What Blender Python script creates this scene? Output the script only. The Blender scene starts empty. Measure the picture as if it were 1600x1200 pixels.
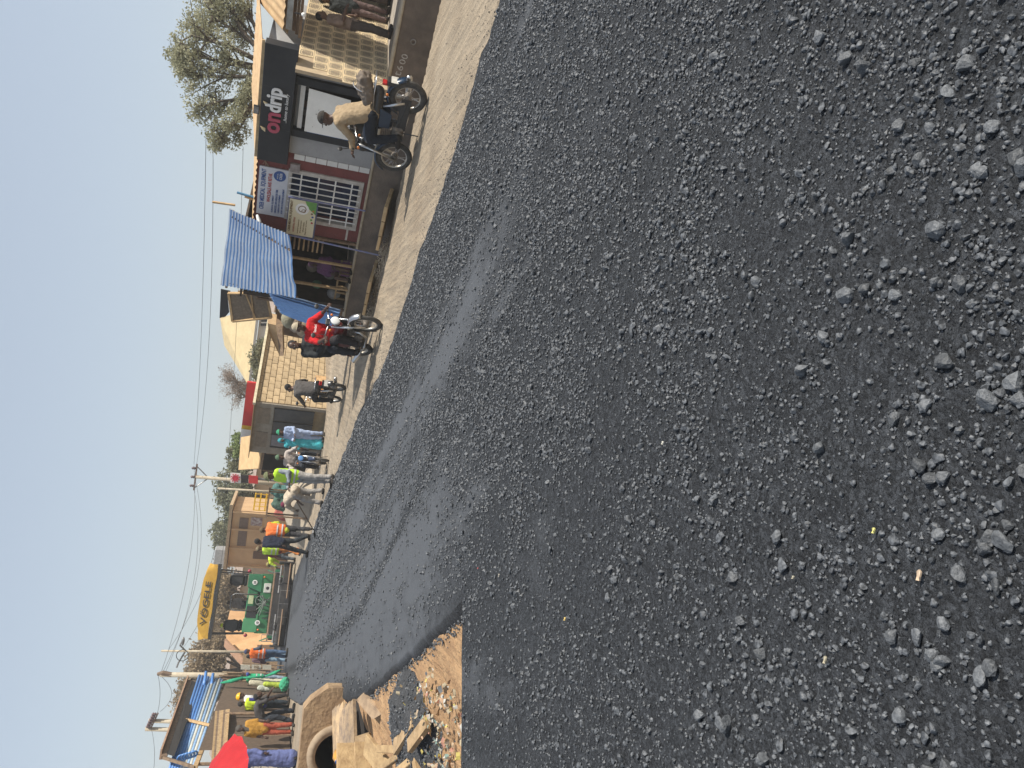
import bpy, bmesh, math, random
import numpy as np
from mathutils import Vector, Matrix
random.seed(7); RNG = np.random.default_rng(7)
SC = bpy.context.scene
COL = SC.collection
R_ = math.radians

# ------------------------------------------------------------------ camera, world, sun, exposure
F_PX, PITCH, ROLL, H = 1200.0, R_(16.3), R_(7.4), 1.55      # the phone was held upright, the picture lies on its side
Fw = np.array([0, math.cos(PITCH), -math.sin(PITCH)])
_R0 = np.array([1.0, 0, 0]); _U0 = np.array([0, math.sin(PITCH), math.cos(PITCH)])
Rt = math.cos(ROLL)*_R0 + math.sin(ROLL)*_U0
Up = math.cos(ROLL)*_U0 - math.sin(ROLL)*_R0
CAM = np.array([0, 0, H])
cam_d = bpy.data.cameras.new('camera'); cam = bpy.data.objects.new('camera', cam_d); COL.objects.link(cam)
cam_d.sensor_fit = 'HORIZONTAL'; cam_d.sensor_width = 36.0; cam_d.lens = 36.0*F_PX/1600.0
cam_d.clip_start = 0.05; cam_d.clip_end = 3000
cam.matrix_world = Matrix(((-Up[0], Rt[0], -Fw[0], 0), (-Up[1], Rt[1], -Fw[1], 0), (-Up[2], Rt[2], -Fw[2], H), (0, 0, 0, 1)))
SC.camera = cam

SUN_EL, SUN_AZ = R_(51), math.atan2(0.95, -0.30)             # azimuth from +Y towards +X
SUN = Vector((math.cos(SUN_EL)*math.sin(SUN_AZ), math.cos(SUN_EL)*math.cos(SUN_AZ), math.sin(SUN_EL)))
world = bpy.data.worlds.new('World'); SC.world = world; world.use_nodes = True
wn = world.node_tree
sky = wn.nodes.new('ShaderNodeTexSky'); sky.sky_type = 'NISHITA'; sky.sun_disc = False
sky.sun_elevation = SUN_EL; sky.sun_rotation = SUN_AZ
sky.air_density = 1.2; sky.dust_density = 1.1; sky.ozone_density = 1.0; sky.altitude = 0
wn.nodes['Background'].inputs[1].default_value = 0.10
hz = wn.nodes.new('ShaderNodeHueSaturation'); hz.inputs['Saturation'].default_value = .7      # dusty dry-season air: a paler blue
wn.links.new(sky.outputs[0], hz.inputs['Color']); pale = wn.nodes.new('ShaderNodeMixRGB'); pale.inputs[0].default_value = .52; pale.inputs[2].default_value = (3.45, 3.95, 4.65, 1)    # even dust veil over the whole sky
wn.links.new(hz.outputs[0], pale.inputs[1]); wn.links.new(pale.outputs[0], wn.nodes['Background'].inputs[0])
sun_d = bpy.data.lights.new('sun', 'SUN'); sun_d.energy = 4.3; sun_d.angle = R_(0.55); sun_d.color = (1.0, 0.94, 0.84)
sun = bpy.data.objects.new('sun', sun_d); COL.objects.link(sun)
sun.rotation_euler = SUN.to_track_quat('Z', 'Y').to_euler()
vs = SC.view_settings; vs.view_transform = 'Standard'; vs.look = 'None'; vs.exposure = 0.62; vs.gamma = 1.0; vs.use_curve_mapping = False

# ------------------------------------------------------------------ measuring: photo pixel -> place on the ground / at a distance
def ray(px, py): return Fw + Rt*((1200-py)-600)/F_PX + Up*(800-px)/F_PX
def gp(px, py, z=0.0):
    d = ray(px, py); return Vector(CAM + d*((z-H)/d[2]))
def at(px, py, Y):
    d = ray(px, py); return Vector(CAM + d*(Y/d[1]))

# ------------------------------------------------------------------ noise
_PERM = RNG.random((256, 256))
def vnoise(x, y):
    x = np.asarray(x, float); y = np.asarray(y, float)
    xi = np.floor(x).astype(int); yi = np.floor(y).astype(int)
    fx = x-xi; fy = y-yi; fx = fx*fx*(3-2*fx); fy = fy*fy*(3-2*fy)
    g = lambda a, b: _PERM[a & 255, b & 255]
    return (g(xi, yi)*(1-fx)+g(xi+1, yi)*fx)*(1-fy) + (g(xi, yi+1)*(1-fx)+g(xi+1, yi+1)*fx)*fy
def fbm(x, y, o=3):
    s = 0; a = .5
    for k in range(o): s = s + a*vnoise(x*2**k+17.3*k, y*2**k+9.1*k); a *= .5
    return s/(1-.5**o)

# ------------------------------------------------------------------ materials
MATS = {}
def mat(name, col, rough=.8, col2=None, scale=8.0, bump=0.0, bscale=40.0, metal=0.0, spec=None, rand=0.0, detail=6, coords='Object', transl=0.0, emit=0.0, lo=.35, hi=.65):
    if name in MATS: return MATS[name]
    m = bpy.data.materials.new(name); MATS[name] = m; m.use_nodes = True
    nt = m.node_tree; b = nt.nodes['Principled BSDF']
    b.inputs['Roughness'].default_value = rough; b.inputs['Metallic'].default_value = metal
    if spec is not None: b.inputs['Specular IOR Level'].default_value = spec
    tc = nt.nodes.new('ShaderNodeTexCoord')
    c2 = col2 if col2 else tuple(v*.72 for v in col)
    nz = nt.nodes.new('ShaderNodeTexNoise'); nz.inputs['Scale'].default_value = scale; nz.inputs['Detail'].default_value = detail; nz.inputs['Roughness'].default_value = .6
    nt.links.new(tc.outputs[coords], nz.inputs['Vector'])
    cr = nt.nodes.new('ShaderNodeValToRGB'); cr.color_ramp.elements[0].position = lo; cr.color_ramp.elements[1].position = hi
    cr.color_ramp.elements[0].color = (*c2, 1); cr.color_ramp.elements[1].color = (*col, 1)
    nt.links.new(nz.outputs['Fac'], cr.inputs[0])
    out = cr.outputs[0]
    if rand > 0:
        oi = nt.nodes.new('ShaderNodeObjectInfo'); hsv = nt.nodes.new('ShaderNodeHueSaturation')
        mr = nt.nodes.new('ShaderNodeMapRange'); mr.inputs[3].default_value = 1-rand; mr.inputs[4].default_value = 1+rand
        nt.links.new(oi.outputs['Random'], mr.inputs[0]); nt.links.new(mr.outputs[0], hsv.inputs['Value']); nt.links.new(out, hsv.inputs['Color'])
        out = hsv.outputs[0]
    nt.links.new(out, b.inputs['Base Color'])
    if bump > 0:
        n2 = nt.nodes.new('ShaderNodeTexNoise'); n2.inputs['Scale'].default_value = bscale; n2.inputs['Detail'].default_value = 5
        nt.links.new(tc.outputs[coords], n2.inputs['Vector'])
        bp = nt.nodes.new('ShaderNodeBump'); bp.inputs['Strength'].default_value = min(1, bump); bp.inputs['Distance'].default_value = .02 if bump <= 1 else .02*bump
        nt.links.new(n2.outputs['Fac'], bp.inputs['Height']); nt.links.new(bp.outputs[0], b.inputs['Normal'])
    if emit > 0:
        nt.links.new(out, b.inputs['Emission Color']); b.inputs['Emission Strength'].default_value = emit
    if transl > 0:
        tr = nt.nodes.new('ShaderNodeBsdfTranslucent'); mx = nt.nodes.new('ShaderNodeMixShader'); mx.inputs[0].default_value = transl
        nt.links.new(out, tr.inputs[0]); nt.links.new(b.outputs[0], mx.inputs[1]); nt.links.new(tr.outputs[0], mx.inputs[2])
        nt.links.new(mx.outputs[0], nt.nodes['Material Output'].inputs[0])
    return m

def cloth(col, name=None):
    return mat(name or 'cloth_%02x%02x%02x' % tuple(int(255*min(1, v)) for v in col), col, .9, tuple(v*.7 for v in col), 7, .8, 22, spec=.2)

# ------------------------------------------------------------------ mesh building
def _frame(d):
    d = Vector(d).normalized(); a = Vector((0, 0, 1)) if abs(d.z) < .95 else Vector((1, 0, 0))
    u = d.cross(a).normalized(); return u, d.cross(u).normalized(), d
class MB:
    def __init__(s): s.v = []; s.f = []; s.m = []
    def add(s, vs_, fs, mi=0):
        o = len(s.v); s.v.extend(vs_); s.f.extend([tuple(i+o for i in f) for f in fs]); s.m.extend([mi]*len(fs)); return s
    def box(s, x0, x1, y0, y1, z0, z1, M=None, mi=0, b=0.0):
        vs_ = [Vector((x, y, z)) for z in (z0, z1) for y in (y0, y1) for x in (x0, x1)]
        if M is not None: vs_ = [M @ v for v in vs_]
        return s.add(vs_, [(0, 2, 3, 1), (4, 5, 7, 6), (0, 1, 5, 4), (2, 6, 7, 3), (0, 4, 6, 2), (1, 3, 7, 5)], mi)
    def beam(s, p0, p1, w, h, mi=0, up=(0, 0, 1)):
        p0 = Vector(p0); p1 = Vector(p1); d = (p1-p0).normalized(); upv = Vector(up)
        if abs(d.dot(upv)) > .95: upv = Vector((0, 1, 0))
        u = d.cross(upv).normalized(); v = u.cross(d)
        vs_ = [p+u*a*w/2+v*c*h/2 for p in (p0, p1) for c in (-1, 1) for a in (-1, 1)]
        return s.add(vs_, [(0, 2, 3, 1), (4, 5, 7, 6), (0, 1, 5, 4), (2, 6, 7, 3), (0, 4, 6, 2), (1, 3, 7, 5)], mi)
    def tube(s, pts, r, n=8, mi=0, caps=True):
        pts = [Vector(p) for p in pts]; rs = r if isinstance(r, (list, tuple)) else [r]*len(pts)
        vs_ = []; pu = None
        for i, p in enumerate(pts):
            d = pts[min(i+1, len(pts)-1)]-pts[max(i-1, 0)]
            if d.length < 1e-9: d = Vector((0, 0, 1))
            u, v, d = _frame(d)
            if pu is not None:
                u = (pu-d*pu.dot(d)); u = u.normalized() if u.length > 1e-6 else _frame(d)[0]; v = d.cross(u)
            pu = u
            vs_ += [p+(u*math.cos(2*math.pi*k/n)+v*math.sin(2*math.pi*k/n))*rs[i] for k in range(n)]
        fs = []
        for i in range(len(pts)-1):
            for k in range(n):
                a = i*n+k; b = i*n+(k+1) % n; fs.append((a, b, b+n, a+n))
        if caps: fs.append(tuple(range(n-1, -1, -1))); fs.append(tuple(range((len(pts)-1)*n, len(pts)*n)))
        return s.add(vs_, fs, mi)
    def capsule(s, p0, r0, p1, r1, n=10, mi=0):
        p0 = Vector(p0); p1 = Vector(p1); d = p1-p0
        if d.length < 1e-6: d = Vector((0, 0, 1e-3)); p1 = p0+d
        dn = d.normalized(); pts = []; rs = []
        for a in (-85, -55, -25): pts.append(p0+dn*math.sin(R_(a))*r0); rs.append(r0*math.cos(R_(a)))
        pts += [p0, p1]; rs += [r0, r1]
        for a in (25, 55, 85): pts.append(p1+dn*math.sin(R_(a))*r1); rs.append(r1*math.cos(R_(a)))
        return s.tube(pts, rs, n, mi)
    def ell(s, c, r, M=None, n=12, mi=0):
        c = Vector(c); r = r if isinstance(r, (list, tuple)) else (r, r, r); vs_ = []; fs = []; m = n//2+1
        for i in range(m+1):
            t = -math.pi/2+math.pi*i/m
            for k in range(n):
                a = 2*math.pi*k/n; q = Vector((r[0]*math.cos(t)*math.cos(a), r[1]*math.cos(t)*math.sin(a), r[2]*math.sin(t)))
                vs_.append(c+(M @ q if M is not None else q))
        for i in range(m):
            for k in range(n): fs.append((i*n+k, i*n+(k+1) % n, (i+1)*n+(k+1) % n, (i+1)*n+k))
        return s.add(vs_, fs, mi)
    def lathe(s, prof, M=None, n=16, mi=0):
        vs_ = []; fs = []
        for (r, z) in prof:
            for k in range(n):
                a = 2*math.pi*k/n; q = Vector((r*math.cos(a), r*math.sin(a), z)); vs_.append(M @ q if M is not None else q)
        for i in range(len(prof)-1):
            for k in range(n): fs.append((i*n+k, i*n+(k+1) % n, (i+1)*n+(k+1) % n, (i+1)*n+k))
        return s.add(vs_, fs, mi)
    def prism(s, poly, d, mi=0):                       # poly: 3D points, extruded by vector d
        d = Vector(d); poly = [Vector(p) for p in poly]; n = len(poly)
        vs_ = poly+[p+d for p in poly]
        fs = [tuple(range(n)), tuple(range(2*n-1, n-1, -1))]+[(i, i+n, (i+1) % n+n, (i+1) % n) for i in range(n)]
        return s.add(vs_, fs, mi)
    def torus(s, c, axis, R, r, n=28, m=8, mi=0):
        u, v, d = _frame(axis); c = Vector(c); vs_ = []; fs = []
        rr = r if isinstance(r, tuple) else (r, r)
        for i in range(n):
            a = 2*math.pi*i/n; e = u*math.cos(a)+v*math.sin(a)
            for k in range(m):
                b = 2*math.pi*k/m; vs_.append(c+e*(R+rr[0]*math.cos(b))+d*rr[1]*math.sin(b))
        for i in range(n):
            for k in range(m): fs.append((i*m+k, ((i+1) % n)*m+k, ((i+1) % n)*m+(k+1) % m, i*m+(k+1) % m))
        return s.add(vs_, fs, mi)
    def mesh(s, name):
        me = bpy.data.meshes.new(name); me.from_pydata([tuple(v) for v in s.v], [], s.f); me.update(); return me
    def build(s, name, mats, parent=None, smooth=False, bevel=0.0):
        me = s.mesh(name)
        for mm in (mats if isinstance(mats, (list, tuple)) else [mats]): me.materials.append(mm)
        if len(set(s.m)) > 1: me.polygons.foreach_set('material_index', s.m)
        bm = bmesh.new(); bm.from_mesh(me); bmesh.ops.recalc_face_normals(bm, faces=bm.faces); bm.to_mesh(me); bm.free()
        if smooth: me.polygons.foreach_set('use_smooth', [True]*len(me.polygons))
        o = bpy.data.objects.new(name, me); COL.objects.link(o); o.parent = parent
        if bevel > 0:
            bv = o.modifiers.new('bevel', 'BEVEL'); bv.width = bevel; bv.segments = 1; bv.limit_method = 'ANGLE'
        return o
def tag(o, label=None, cat=None, group=None, kind=None):
    for k, v in (('label', label), ('category', cat), ('group', group), ('kind', kind)):
        if v: o[k] = v
    return o
def thing(name, label, cat, loc=(0, 0, 0), rz=0.0, group=None):
    o = bpy.data.objects.new(name, None); COL.objects.link(o); o.location = loc; o.rotation_euler = (0, 0, rz); o.empty_display_size = .2
    return tag(o, label, cat, group)
def inst(name, me, parent, M):
    o = bpy.data.objects.new(name, me); COL.objects.link(o); o.parent = parent; o.matrix_local = M; return o
def np_obj(name, V, Fc, mats, parent=None, smooth=False):
    me = bpy.data.meshes.new(name); me.from_pydata(V.tolist(), [], Fc.tolist()); me.update()
    for mm in (mats if isinstance(mats, (list, tuple)) else [mats]): me.materials.append(mm)
    if smooth: me.polygons.foreach_set('use_smooth', [True]*len(me.polygons))
    o = bpy.data.objects.new(name, me); COL.objects.link(o); o.parent = parent; return o
def text(name, body, parent, M, width, height, m, ext=.006, bold=0.0, shear=0.0):
    c = bpy.data.curves.new(name, 'FONT'); c.body = body; c.size = 1.0; c.extrude = .5; c.offset = bold; c.align_x = 'CENTER'; c.align_y = 'CENTER'; c.shear = shear
    c.materials.append(m); c.resolution_u = 3
    tmp = bpy.data.objects.new(name, c); COL.objects.link(tmp); me = bpy.data.meshes.new_from_object(tmp.evaluated_get(bpy.context.evaluated_depsgraph_get()))
    bpy.data.objects.remove(tmp); V = np.array([v.co[:] for v in me.vertices]); lo, hi = V.min(0), V.max(0); cc = (lo+hi)/2
    sx = width/max(hi[0]-lo[0], 1e-3); sy = height/max(hi[1]-lo[1], 1e-3)
    for v in me.vertices: v.co = ((v.co.x-cc[0])*sx, (v.co.y-cc[1])*sy, (v.co.z-cc[2])*ext)
    o = bpy.data.objects.new(name, me); COL.objects.link(o); o.parent = parent; o.matrix_local = M; return o
def FM(x, y, z):                                    # frame of a sign on a facade: reads along +X, upright, faces -Y
    return Matrix(((1, 0, 0, x), (0, 0, -1, y), (0, 1, 0, z), (0, 0, 0, 1)))

# ------------------------------------------------------------------ shared materials
DIRT = mat('dirt', (.46, .37, .26), .95, (.36, .29, .20), 1.6, .6, 30, lo=.3, hi=.7)
CONC = mat('concrete', (.36, .33, .29), .9, (.22, .19, .16), 5, .5, 30)
WOOD = mat('raw_wood', (.52, .36, .19), .8, (.36, .23, .11), 9, .4, 30, rand=.2)
OLDW = mat('old_wood', (.26, .18, .11), .85, (.14, .09, .06), 9, .5, 30, rand=.2)
BLK = mat('black_plastic', (.018, .018, .02), .5, (.03, .03, .03), 10)
CHR = mat('chrome', (.62, .62, .62), .28, (.5, .5, .5), 20, metal=1.0)
STEEL = mat('grey_steel', (.3, .3, .3), .5, (.18, .17, .16), 12, metal=.6)
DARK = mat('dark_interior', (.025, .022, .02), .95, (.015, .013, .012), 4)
WHITE = mat('white_paint', (.78, .77, .74), .6, (.68, .66, .62), 4)
TYRE = mat('tyre_rubber', (.03, .029, .028), .85, (.075, .068, .058), 14, .4, 60)
RIM = mat('dusty_rim', (.5, .48, .44), .4, (.36, .33, .28), 30, metal=.75)
SKINS = [mat('skin_a', (.085, .042, .026), .5, (.065, .032, .02), 6), mat('skin_b', (.12, .062, .038), .52, (.095, .048, .03), 6)]
HAIR = mat('black_hair', (.012, .011, .011), .9, (.02, .018, .017), 40, .8, 90)

# ================================================================== THE SETTING
def xr(y):                                          # right edge of the fresh asphalt
    return np.interp(y, [-3, 4, 6, 7.44, 8.1, 8.4, 8.9, 9.5, 10.6, 11.5, 12.4, 13.8, 16.7, 20, 25.4, 30.2, 38, 50, 80], [7.5, 5.3, 4.5, 3.75, 3.30, 3.0, 2.69, 2.28, 1.70, 1.05, .40, -.2, -1.2, -2.7, -4.9, -7.1, -10.6, -15.5, -28])
def xl(y):                                          # left edge, with the notch of the open pit
    return np.interp(y, [-3, 3.4, 4.4, 5.32, 5.9, 10.55, 12.1, 16.8, 23, 28.5, 37, 50, 80], [-9, -8.2, -4.6, -2.80, -1.76, -4.5, -5.25, -7.1, -10.1, -12.3, -15.2, -21, -34])
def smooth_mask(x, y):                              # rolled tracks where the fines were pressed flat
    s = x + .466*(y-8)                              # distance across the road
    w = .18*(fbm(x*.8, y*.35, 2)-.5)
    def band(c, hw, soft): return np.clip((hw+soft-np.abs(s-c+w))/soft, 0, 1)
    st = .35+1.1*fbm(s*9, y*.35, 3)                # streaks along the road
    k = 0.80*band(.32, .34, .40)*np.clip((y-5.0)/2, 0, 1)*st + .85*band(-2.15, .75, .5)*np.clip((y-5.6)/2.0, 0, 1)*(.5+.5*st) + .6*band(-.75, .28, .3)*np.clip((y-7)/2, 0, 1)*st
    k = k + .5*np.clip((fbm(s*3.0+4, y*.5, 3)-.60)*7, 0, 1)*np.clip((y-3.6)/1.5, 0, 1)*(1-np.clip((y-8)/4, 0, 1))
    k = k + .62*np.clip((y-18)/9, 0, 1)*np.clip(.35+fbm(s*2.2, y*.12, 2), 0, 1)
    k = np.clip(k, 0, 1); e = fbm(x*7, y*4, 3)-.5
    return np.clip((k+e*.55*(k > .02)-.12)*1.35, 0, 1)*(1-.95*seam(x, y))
def seam(x, y):                                     # joint between the two laid lanes
    return np.exp(-((x-np.interp(y, [6, 7.8, 12, 23, 40], [-.1, -.85, -3.75, -8.9, -16])+.10*(fbm(y*2.2, y*0+2, 3)-.5))/(.05+.006*y))**2)*np.clip((y-6.4)/1.2, 0, 1)
def road_z(x, y):
    m = smooth_mask(x, y)
    return .012*(fbm(x*.9, y*.6, 2)-.5) + .007*(1-.85*m)*(fbm((x+.37*y)*11, (y-.37*x)*11, 3)-.5) - .004*m - .022*seam(x, y)

def asphalt_material():
    m = bpy.data.materials.new('fresh_asphalt'); m.use_nodes = True; nt = m.node_tree; b = nt.nodes['Principled BSDF']; L = nt.links.new
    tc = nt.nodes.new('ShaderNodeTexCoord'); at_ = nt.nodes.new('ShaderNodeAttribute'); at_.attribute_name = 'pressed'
    def noise(sc, det=4, rough=.6):
        n = nt.nodes.new('ShaderNodeTexNoise'); n.inputs['Scale'].default_value = sc; n.inputs['Detail'].default_value = det; n.inputs['Roughness'].default_value = rough; L(tc.outputs['Object'], n.inputs['Vector']); return n
    def voro(sc):
        v = nt.nodes.new('ShaderNodeTexVoronoi'); v.inputs['Scale'].default_value = sc; v.inputs['Randomness'].default_value = 1; L(tc.outputs['Object'], v.inputs['Vector']); return v
    def math_(op, x, y):
        n = nt.nodes.new('ShaderNodeMath'); n.operation = op
        for k, q in enumerate((x, y)):
            if isinstance(q, (int, float)): n.inputs[k].default_value = q
            else: L(q, n.inputs[k])
        return n.outputs[0]
    n1 = noise(210, 4, .75); n2 = noise(1.6, 5, .65); vA = voro(62); vB = voro(150)
    sA = nt.nodes.new('ShaderNodeSeparateColor'); L(vA.outputs['Color'], sA.inputs[0]); sB = nt.nodes.new('ShaderNodeSeparateColor'); L(vB.outputs['Color'], sB.inputs[0])
    grain = math_('ADD', math_('MULTIPLY', math_('POWER', sA.outputs[0], 2.2), .45), math_('ADD', math_('MULTIPLY', math_('POWER', sB.outputs[1], 2.0), .35), math_('MULTIPLY', n1.outputs['Fac'], .35)))
    r = nt.nodes.new('ShaderNodeValToRGB'); e = r.color_ramp.elements; e[0].position = .15; e[1].position = .95
    e[0].color = (.011, .0125, .0152, 1); e[1].color = (.102, .112, .128, 1); L(grain, r.inputs[0])
    r2 = nt.nodes.new('ShaderNodeMixRGB'); r2.blend_type = 'MULTIPLY'; r2.inputs[0].default_value = .35; L(r.outputs[0], r2.inputs[1]); L(n2.outputs['Fac'], r2.inputs[2])
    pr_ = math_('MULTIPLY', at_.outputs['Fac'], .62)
    r3 = nt.nodes.new('ShaderNodeMixRGB'); r3.inputs[2].default_value = (.082, .088, .098, 1); L(r2.outputs[0], r3.inputs[1]); L(pr_, r3.inputs[0]); L(r3.outputs[0], b.inputs['Base Color'])  # pressed tracks: flat fines, their sheen painted in as a lighter grey-blue
    b.inputs['Roughness'].default_value = .72; b.inputs['Specular IOR Level'].default_value = .4
    inv = nt.nodes.new('ShaderNodeMapRange'); inv.inputs[3].default_value = 1; inv.inputs[4].default_value = .18; L(at_.outputs['Fac'], inv.inputs[0])
    prev = None
    for h, dist, iv in ((math_('SUBTRACT', math_('MULTIPLY', sA.outputs[0], 1.0), vA.outputs['Distance']), .016, False), (math_('SUBTRACT', sB.outputs[1], vB.outputs['Distance']), .008, False), (n1.outputs['Fac'], .008, False)):
        bp = nt.nodes.new('ShaderNodeBump'); bp.inputs['Distance'].default_value = dist; bp.invert = iv; L(inv.outputs[0], bp.inputs['Strength']); L(h, bp.inputs['Height'])
        if prev is not None: L(prev, bp.inputs['Normal'])
        prev = bp.outputs[0]
    L(prev, b.inputs['Normal']); return m
ASPH = asphalt_material()

def build_road():
    ys = [-1.5, -.5, .4, .8]
    while ys[-1] < 78: ys.append(ys[-1]+max(.011, .0062*ys[-1]))
    ys = np.array(ys); nc = 240; u = np.linspace(0, 1, nc)
    L = xl(ys)+.07*(fbm(ys*9, ys*0+3, 4)-.5); Rr = xr(ys)+.26*(fbm(ys*3.0, ys*0+8, 4)-.5)+.12*(fbm(ys*16, ys*0+5, 2)-.5)
    X = L[:, None]+(Rr-L)[:, None]*u[None, :]; Y = np.repeat(ys[:, None], nc, 1)
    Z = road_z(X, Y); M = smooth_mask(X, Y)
    # thin ragged skirts on both edges: the thickness of the laid mat
    ed = .10
    XL = X[:, :1]-.05-.05*fbm(Y[:, :1]*22, Y[:, :1]*0, 3); XR = X[:, -1:]+.05+.06*fbm(Y[:, :1]*9, Y[:, :1]*0+4, 3)
    X = np.hstack([XL-.04, XL, X, XR, XR+.04]); Y = np.hstack([Y[:, :1]]*2+[Y]+[Y[:, :1]]*2)
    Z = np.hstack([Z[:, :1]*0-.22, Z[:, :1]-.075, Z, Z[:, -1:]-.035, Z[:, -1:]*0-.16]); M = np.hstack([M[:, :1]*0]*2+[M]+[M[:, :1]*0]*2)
    nr, ncc = X.shape; V = np.stack([X.ravel(), Y.ravel(), Z.ravel()], 1)
    i = np.arange(nr-1)[:, None]*ncc+np.arange(ncc-1)[None, :]; Fc = np.stack([i, i+1, i+ncc+1, i+ncc], -1).reshape(-1, 4)
    o = np_obj('asphalt_road', V, Fc, ASPH, smooth=True); tag(o, kind='structure')
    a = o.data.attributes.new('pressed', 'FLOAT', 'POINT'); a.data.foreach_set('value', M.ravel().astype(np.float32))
    return o
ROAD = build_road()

# facade line of the shops on the right
AX, AY, AA = 6.1, 13.0, R_(45)
T_A = np.array([-math.sin(AA), math.cos(AA)]); N_A = np.array([-math.cos(AA), -math.sin(AA)])
def gz(x, y):                                      # height of the earth
    x = np.asarray(x, float); y = np.asarray(y, float)
    z = -.045+.05*(fbm(x*.5, y*.5, 3)-.5)+.02*(fbm(x*5, y*5, 2)-.5)
    z = z - .07*((x > xl(y)) & (x < xr(y)))
    # drain in front of the shops
    s = (x-AX)*T_A[0]+(y-AY)*T_A[1]; off = (x-AX)*N_A[0]+(y-AY)*N_A[1]
    ch = np.clip((.62-off)/.10, 0, 1)*np.clip((off+.9)/.1, 0, 1)*np.clip((7.6-s)/.3, 0, 1)*np.clip((s+6)/.3, 0, 1)
    z = z - .62*ch
    # pit on the left
    d = (xl(y)-x)
    inpit = np.clip(d/.02, 0, 1)*np.clip((y-4.0)/.9, 0, 1)*np.clip((12.6-y)/.25, 0, 1)
    along = np.clip(.012+.21*d, 0, .85)
    nearside = np.clip((5.9-y)*1.0, 0, 1)
    z = z - inpit*np.maximum(along, nearside*np.clip(d*2, 0, .9))*np.clip(1.15-.0*d, 0, 2)
    z = z + inpit*np.clip(d*2, .15, 1)*.14*(fbm(x*3.2, y*3.2, 5)-.5)
    # rise of the verge and heaps far right of the road
    e = np.clip((x-xr(y)-3)/6, 0, 1)*np.clip((y-24)/6, 0, 1); z = z+.25*e
    return z
def build_ground():
    def axis(a, b, st, far):
        c = list(np.arange(a, b, st)); d = st
        lo = [a]; 
        while lo[-1] > -far: d *= 1.35; lo.append(lo[-1]-d)
        d = st; hi = [c[-1]]
        while hi[-1] < far: d *= 1.35; hi.append(hi[-1]+d)
        return np.array(lo[:0:-1]+c+hi[1:])
    xs = axis(-16, 10, .105, 900); ys = axis(3.5, 34, .105, 900)
    X, Y = np.meshgrid(xs, ys); Z = gz(X, Y)
    V = np.stack([X.ravel(), Y.ravel(), Z.ravel()], 1); n = len(xs)
    i = np.arange(len(ys)-1)[:, None]*n+np.arange(n-1)[None, :]
    o = np_obj('dirt_ground', V, np.stack([i, i+1, i+n+1, i+n], -1).reshape(-1, 4), ground_mat(), smooth=True)
    d = xl(Y)-X; soil = np.clip(d/.05+.4, 0, 1)*np.clip((Y-4)/.5, 0, 1)*np.clip((16-Y)/3, 0, 1)*np.clip((7-d)/3, 0, 1)
    a = o.data.attributes.new('subsoil', 'FLOAT', 'POINT'); a.data.foreach_set('value', soil.ravel().astype(np.float32))
    return tag(o, kind='structure')
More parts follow.
